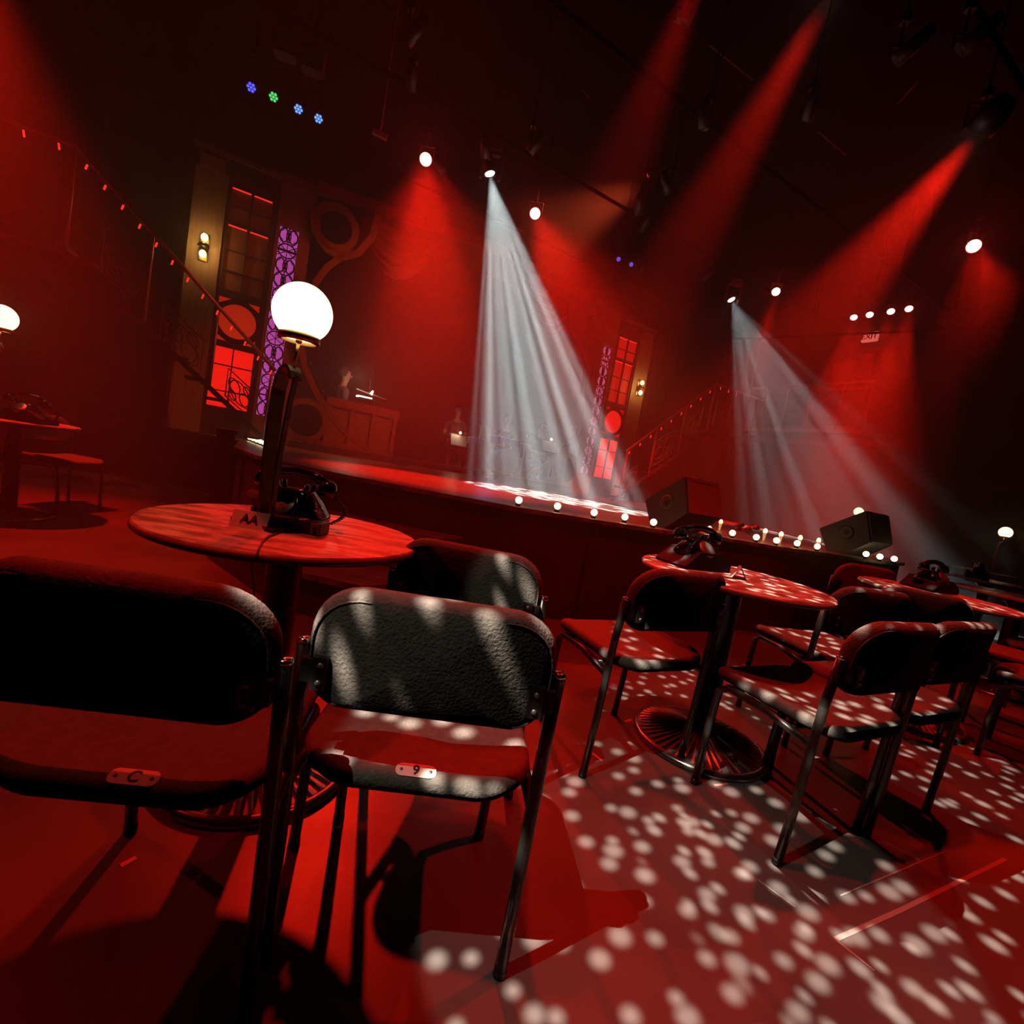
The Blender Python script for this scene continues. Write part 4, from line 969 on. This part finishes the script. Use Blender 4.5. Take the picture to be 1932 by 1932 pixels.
# ------------------------------------------------------------------ telephones
def make_phone(label, loc, rotz, stand=False):
    t = thing('rotary_telephone', label, 'telephone', loc, rotz, 'rotary telephones on the tables')
    z0 = 0.0
    if stand:
        bm = nb(); prism(bm, [(-0.13, 0.0), (0.13, 0.0), (0.13, 0.035), (0.06, 0.075), (-0.05, 0.075), (-0.13, 0.01)], -0.09, 0.09); bmesh.ops.bevel(bm, geom=bm.edges[:], offset=0.004, segments=2)
        link('base_block', bm, M['matte_black'], t); z0 = 0.045
    bm = nb()
    lv = [(0.105, 0.085, 0.0), (0.105, 0.085, 0.03), (0.085, 0.065, 0.065), (0.062, 0.045, 0.095), (0.055, 0.038, 0.105)]
    if stand: lv = [(a*0.8, b*0.8, c*0.7) for a, b, c in lv]
    rings = []
    for (a, b, z) in lv:
        ring = []
        for k in range(24):
            an = 2*PI*k/24; cs = math.cos(an); sn = math.sin(an)
            ring.append(bm.verts.new((a*abs(cs)**0.5*(1 if cs > 0 else -1), b*abs(sn)**0.5*(1 if sn > 0 else -1), z+z0)))
        rings.append(ring)
    for r0, r1 in zip(rings[:-1], rings[1:]):
        for k in range(24): bm.faces.new((r0[k], r0[(k+1) % 24], r1[(k+1) % 24], r1[k]))
    bm.faces.new(rings[0][::-1]); bm.faces.new(rings[-1]); body = link('body', bm, M['bakelite'], t, True)
    top = lv[-1][2]+z0
    bm = nb()
    for s in (-1, 1): tube(bm, [(s*0.045, -0.02, top-0.01), (s*0.05, -0.022, top+0.02)], 0.008, 6); tube(bm, [(s*0.045, 0.02, top-0.01), (s*0.05, 0.022, top+0.02)], 0.008, 6)
    link('cradle', bm, M['bakelite'], t, True)
    hz_ = top+0.035
    bm = nb(); tube(bm, [(-0.095, 0, hz_-0.005), (-0.06, 0, hz_+0.012), (0, 0, hz_+0.018), (0.06, 0, hz_+0.012), (0.095, 0, hz_-0.005)], [0.016, 0.014, 0.013, 0.014, 0.016], 12)
    for s in (-1, 1): lathe(bm, [(0, -0.035), (0.026, -0.033), (0.031, -0.02), (0.026, 0.004), (0.016, 0.014), (0, 0.016)], 20, (s*0.102, 0, hz_-0.008))
    link('handset', bm, M['bakelite'], t, True)
    q_ = Matrix.Rotation(rad(48), 3, 'X')
    bm = nb(); lathe(bm, [(0, 0), (0.040, 0), (0.040, 0.006), (0.036, 0.009), (0.015, 0.008), (0, 0.010)], 30)
    for v in bm.verts: v.co = q_ @ v.co + Vector((0, -0.062, 0.055+z0 if not stand else 0.04+z0))
    link('dial', bm, M['grey_metal'], t, True)
    pts = []
    for k in range(120):
        a = k/119; an = k*0.95
        x = 0.10+0.06*math.sin(a*PI*0.9); y = 0.02; z = (hz_-0.03)*(1-a)+0.012*a
        pts.append((x+0.007*math.cos(an), y+0.007*math.sin(an), z))
    bm = nb(); tube(bm, pts, 0.0022, 5); link('coiled_cord', bm, M['bakelite'], t, True)
    return t
q = at_h(556, 998, TH); make_phone('black rotary telephone behind the lamp strip on the nearest table', (-0.675, 1.52, TH+0.0), rad(-4))
q = at_h(1313, 1072, TH); ph2 = make_phone('rotary telephone on a wedge block on the middle table', (q.x, q.y+0.05, TH), rad(25), True)
q = at_h(40, 806, TH); dup(ph2, (TL.x+0.13, TL.y-0.05, TH), 0.2, 'rotary telephone on a wedge block at the left edge of the view', scale=1.15)
dup(ph2, (T3.x+0.1, T3.y+0.18, TH), 0.4, 'rotary telephone on the round table at the right edge')
dup(ph2, (T4.x-0.12, T4.y-0.02, TH), 0.9, 'rotary telephone on the far round table near the stage end')
# outlet box in front of the phone
q = at_h(535, 1000, TH)
t = thing('outlet_box', 'low black box with a pale socket end below the nearest telephone', 'box', (-0.60, 1.40, TH), rad(-2))
bm = nb(); bbox2(bm, (-0.10, -0.03, 0), (0.08, 0.03, 0.035)); bmesh.ops.bevel(bm, geom=bm.edges[:], offset=0.003, segments=2); link('case', bm, M['black_plastic'], t)
bm = nb(); bbox2(bm, (0.052, -0.0325, 0.004), (0.078, -0.031, 0.034)); s_ = link('socket_plate', bm, M['card'], t)
bm = nb(); lathe(bm, [(0, -0.001), (0.005, -0.001), (0.005, 0.001), (0, 0.001)], 10, (0.065, -0.0335, 0.02), 'y'); link('socket_hole', bm, M['ink'], s_)
# lamp cord
a = at_h(520, 1002, TH); b = at_h(522, 993, TH)
bm = nb(); pts = [at_h(px, py, TH+0.004) for (px, py) in ((515, 990), (524, 996), (526, 1004), (518, 1008), (506, 1012), (497, 1020), (490, 1033), (486, 1043))]
e_ = pts[-1]; pts += [Vector((e_.x-0.004, e_.y-0.012, TH-0.02)), Vector((e_.x-0.01, e_.y+0.03, TH-0.10))]
tube(bm, pts, 0.0025, 6); tag(link('lamp_cord', bm, M['black_plastic'], None, True), 'thin black cord trailing off the near edge of the nearest table', 'cord')
# folded cards
def tent_card(loc, rotz, label, s=1.0, letters=None):
    t = thing('folded_card', label, 'card', loc, rotz, 'folded seat cards')
    w_, d_, h_ = 0.056*s, 0.030*s, 0.052*s
    for sg, nm in ((-1, 'front_leaf'), (1, 'back_leaf')):
        bm = nb(); prism(bm, [(sg*d_, 0.0), (0.0, h_), (sg*0.0015, h_), (sg*(d_+0.0015), 0.0)], -w_, w_, 'yz'); f = link(nm, bm, M['card'], t)
        if sg < 0 and letters:
            ang = math.atan2(h_, d_)
            text('letters', letters, 0.040*s, M['ink'], f, (0.0, -d_/2-0.0025, h_*0.55), (ang, 0, 0), 0.0004)
    return t
q = at_h(468, 996, TH); tent_card((q.x, q.y+0.015, TH), rad(6), 'white folded card printed AA on the nearest table', 0.85, 'AA')
q = at_h(1393, 1090, TH); tent_card((q.x, q.y, TH), rad(70), 'folded red-lit card seen end-on on the middle table', 0.9)

# ------------------------------------------------------------------ chairs
def rr_outline(w_, z0, z1, rt, rb, n=8):
    hw = w_/2; pts = []
    for (cx_, cz_, r_, a0) in ((hw-rt, z1-rt, rt, 0), (-hw+rt, z1-rt, rt, PI/2), (-hw+rb, z0+rb, rb, PI), (hw-rb, z0+rb, rb, 3*PI/2)):
        for k in range(n+1):
            a = a0+PI/2*k/n; pts.append((cx_+r_*math.cos(a), cz_+r_*math.sin(a)))
    return pts
def cushion(outline, thick, edge_r, fn, rings_in=(0.86, 0.66, 0.44, 0.22)):
    """padded slab; outline in 2D, fn maps (a, b, h) -> 3D"""
    bm = nb(); n = len(outline)
    # resample the outline evenly
    cxm = sum(p[0] for p in outline)/n; czm = sum(p[1] for p in outline)/n
    def inset(p, d):
        v = Vector((p[0]-cxm, p[1]-czm)); L_ = v.length; return (cxm+v.x*(1-d/L_), czm+v.y*(1-d/L_))
    layers = []
    K = 6
    for k in range(K+1):
        a = -PI/2+PI*k/K; d = edge_r*(1-math.cos(a)); h = thick/2*math.sin(a)
        layers.append([fn(*inset(p, d), h) for p in outline])
    sc_ = lambda f, sgn: [fn(cxm+(p[0]-cxm)*f, czm+(p[1]-czm)*f, sgn*thick/2*(1.0+0.12*(1-f))) for p in outline]
    layers = [sc_(f, -1) for f in reversed(rings_in)] + layers + [sc_(f, 1) for f in rings_in]
    rv = [[bm.verts.new(p) for p in L_] for L_ in layers]
    for a, b in zip(rv[:-1], rv[1:]):
        for k in range(n): bm.faces.new((a[k], a[(k+1) % n], b[(k+1) % n], b[k]))
    c0 = bm.verts.new(fn(cxm, czm, -thick/2*1.12)); c1 = bm.verts.new(fn(cxm, czm, thick/2*1.12))
    for k in range(n):
        bm.faces.new((c0, rv[0][(k+1) % n], rv[0][k])); bm.faces.new((c1, rv[-1][k], rv[-1][(k+1) % n]))
    bmesh.ops.recalc_face_normals(bm, faces=bm.faces[:])
    return bm
def make_chair(loc, rotz, label, group):
    """origin on the floor midway between the rear feet, facing +y"""
    t = thing('banquet_chair', label, 'chair', loc, rotz, group)
    sag = 0.055
    def bf(x, z, h): return Vector((x, -0.035 + sag*(x/0.23)**2*0.9 - 0.0 + h + (0.66-z)*0.10 - 0.045, z - 0.012*(1-(x/0.23)**2)*(1 if z < 0.6 else 0)))
    bm = cushion(rr_outline(0.445, 0.560, 0.782, 0.105, 0.06), 0.045, 0.022, bf); back = link('backrest', bm, M['fabric'], t, True)
    bm = nb(); ol = rr_outline(0.425, 0.570, 0.762, 0.095, 0.052, 8)
    tube(bm, [bf(x, z, -0.022) for x, z in ol], 0.0022, 5, closed=True); link('piping', bm, M['fabric'], back, True)
    def sf(x, y, h):
        u = x/0.23; v = (y-0.17)/0.2
        return Vector((x*(1-0.06*max(0, v)), y, 0.432 + h - 0.016*(1-u*u)*(1 if v > -1.2 else 0) + 0.010*u*u - 0.02*max(0, v-0.6)**1.5))
    bm = cushion(rr_outline(0.445, -0.062, 0.40, 0.09, 0.10), 0.044, 0.021, sf); seat = link('seat', bm, M['fabric'], t, True)
    r = 0.0132
    for s in (-1, 1):
        bm = nb(); tube(bm, [(s*0.235, 0.0, 0.0), (s*0.234, -0.012, 0.2), (s*0.233, -0.02, 0.40), (s*0.232, -0.026, 0.52), (s*0.231, -0.040, 0.66)], r, 14); lg = link('leg', bm, M['tube'], t, True)
        bm = nb(); lathe(bm, [(0, 0.658), (0.0138, 0.658), (0.0138, 0.663), (0.010, 0.667), (0, 0.668)], 14, (s*0.231, -0.040, 0)); link('end_cap', bm, M['chrome'], lg, True)
        bm = nb(); lathe(bm, [(0, 0), (0.0145, 0), (0.0140, 0.022), (0, 0.022)], 14, (s*0.235, 0, 0)); link('foot_cap', bm, M['black_plastic'], lg, True)
        bm = nb(); tube(bm, [(s*0.192, 0.365, 0.0), (s*0.196, 0.355, 0.22), (s*0.200, 0.340, 0.375), (s*0.205, 0.30, 0.402), (s*0.215, 0.15, 0.404), (s*0.232, -0.016, 0.385)], r, 12); lg = link('leg', bm, M['tube'], t, True)
        bm = nb(); lathe(bm, [(0, 0), (0.0145, 0), (0.0140, 0.022), (0, 0.022)], 14, (s*0.192, 0.365, 0)); link('foot_cap', bm, M['black_plastic'], lg, True)
        # backrest plate with two bolts
        bm = nb(); bbox2(bm, (s*0.176, -0.078, 0.590), (s*0.203, -0.066, 0.648)); bbox2(bm, (s*0.200, -0.070, 0.598), (s*0.224, -0.050, 0.640)); pl = link('back_bracket', bm, M['black_plastic'], t)
        pl.parent = t
        for z in (0.603, 0.634):
            bm = nb(); sphere(bm, (s*0.189, -0.079, z), 0.0055, 10, (1, 0.6, 1)); link('bolt', bm, M['grey_metal'], pl, True)
    bm = nb(); tube(bm, [(-0.2, 0.30, 0.398), (0.2, 0.30, 0.398)], 0.009, 8); tube(bm, [(-0.222, 0.06, 0.396), (0.222, 0.06, 0.396)], 0.009, 8); link('cross_bars', bm, M['tube'], t, True)
    return t
GC = 'grey upholstered stacking chairs'
ch1 = make_chair((-0.545, 0.765, 0), rad(6.0), 'dark upholstered chair in the left foreground with a C seat plate', GC)
def chair(x, y, deg, label): return dup(ch1, (x, y, 0), rad(deg), label, GC)
ch2 = chair(-0.095, 0.905, 4.9, 'upholstered chair in the centre foreground with white light streaks on its back')
chair(-0.09, 1.49, -4, 'chair at the right side of the nearest table behind the centre foreground chair')
chair(0.615, 1.765, 27, 'chair in front of the middle table beside its thick column')
chair(1.17, 1.495, 26.6, 'large chair in the right foreground, left of the joined pair')
chair(1.57, 1.725, 26.6, 'chair joined to the right of the right foreground chair')
chair(1.63, 2.22, 14, 'chair on the far right side of the middle table')
chair(2.12, 2.50, -12, 'chair with its back before the right edge table')
chair(2.62, 3.62, 0, 'chair near the stage wall behind the far side of the middle table')
chair(2.93, 2.28, 40, 'chair at the right edge with its seat reaching into view, nearest of those')
chair(3.28, 2.80, 50, 'chair at the right edge, seat second nearest')
chair(3.95, 3.22, 50, 'chair at the right edge, seat farthest and thinnest')
chair(-4.12, 4.30, -95, 'chair behind the left edge table with red-lit seat')
chair(-4.25, 3.55, -70, 'chair cut by the left edge of the view')
chair(-1.02, 1.95, 160, 'chair on the far side of the nearest table hidden by the tabletop') if False else None
def seat_plate(ch, txt, label, x=0.0):
    t = bpy.data.objects.new('seat_plate', None)
    bm = nb(); prism(bm, rr_outline(0.075, -0.013, 0.013, 0.012, 0.012, 4), 0.0, 0.003, 'xy')
    p = link('seat_plate', bm, M['tag'], ch); p['label'] = label
    p.location = (x, -0.043, 0.4425); p.rotation_euler = (rad(20), 0, rad(0))
    text('letter', txt, 0.026, M['ink'], p, (0, 0, 0.0034), (0, 0, 0), 0.0003)
    for s in (-1, 1):
        bm = nb(); lathe(bm, [(0, 0.003), (0.0028, 0.003), (0.0028, 0.0042), (0, 0.0042)], 10, (s*0.027, 0, 0)); link('rivet', bm, M['grey_metal'], p, True)
seat_plate(ch1, 'C', 'pale plate lettered C at the rear edge of the seat', 0.03)
seat_plate(ch2, '9', 'pale plate numbered 9 at the rear edge of the seat', 0.0)

# ------------------------------------------------------------------ marks on the floor
def floor_mark(name, pix, wdt, m, label, cat='tape', z=0.0012):
    pts = [at_h(px, py, 0) for px, py in pix]
    bm = nb()
    for a, b in zip(pts[:-1], pts[1:]):
        d = (b-a).normalized(); n_ = Vector((-d.y, d.x, 0))*wdt/2
        vs_ = [bm.verts.new((p.x, p.y, z)) for p in (a+n_, b+n_, b-n_, a-n_)]; f = bm.faces.new(vs_)
        r = bmesh.ops.extrude_face_region(bm, geom=[f])
        for v in r['geom']:
            if isinstance(v, bmesh.types.BMVert): v.co.z = 0.0002
    bmesh.ops.recalc_face_normals(bm, faces=bm.faces[:])
    return tag(link(name, bm, m), label, cat)
floor_mark('floor_tape', [(228, 1634), (257, 1618)], 0.013, M['tape'], 'short bright tape strip on the floor under the left foreground chair')
floor_mark('floor_tape', [(1117, 1421), (1136, 1436)], 0.013, M['tape'], 'short bright tape strip left of the middle table base')
floor_mark('floor_tape', [(1348, 1482), (1374, 1479)], 0.010, M['tape'], 'thin bright tape strip in front of the middle table base')
floor_mark('floor_tape', [(1179, 1362), (1192, 1358)], 0.016, M['tape'], 'tiny bright tape strip touching the left rim of the middle table base')
floor_mark('floor_scuff', [(1576, 1773), (1700, 1717), (1897, 1621)], 0.012, M['scuff'], 'long pale scuff line across the right foreground floor', 'mark')
floor_mark('floor_scuff', [(1576, 1773), (1650, 1832)], 0.006, M['scuff'], 'short pale scuff line closing the left end of the long scuff', 'mark')
floor_mark('floor_scuff', [(1586, 1690), (1780, 1608)], 0.004, M['scuff'], 'thin pale line parallel to the long scuff', 'mark')
floor_mark('floor_scuff', [(1430, 1660), (1500, 1712)], 0.005, M['scuff'], 'short pale line by the foot of the right foreground chair', 'mark')
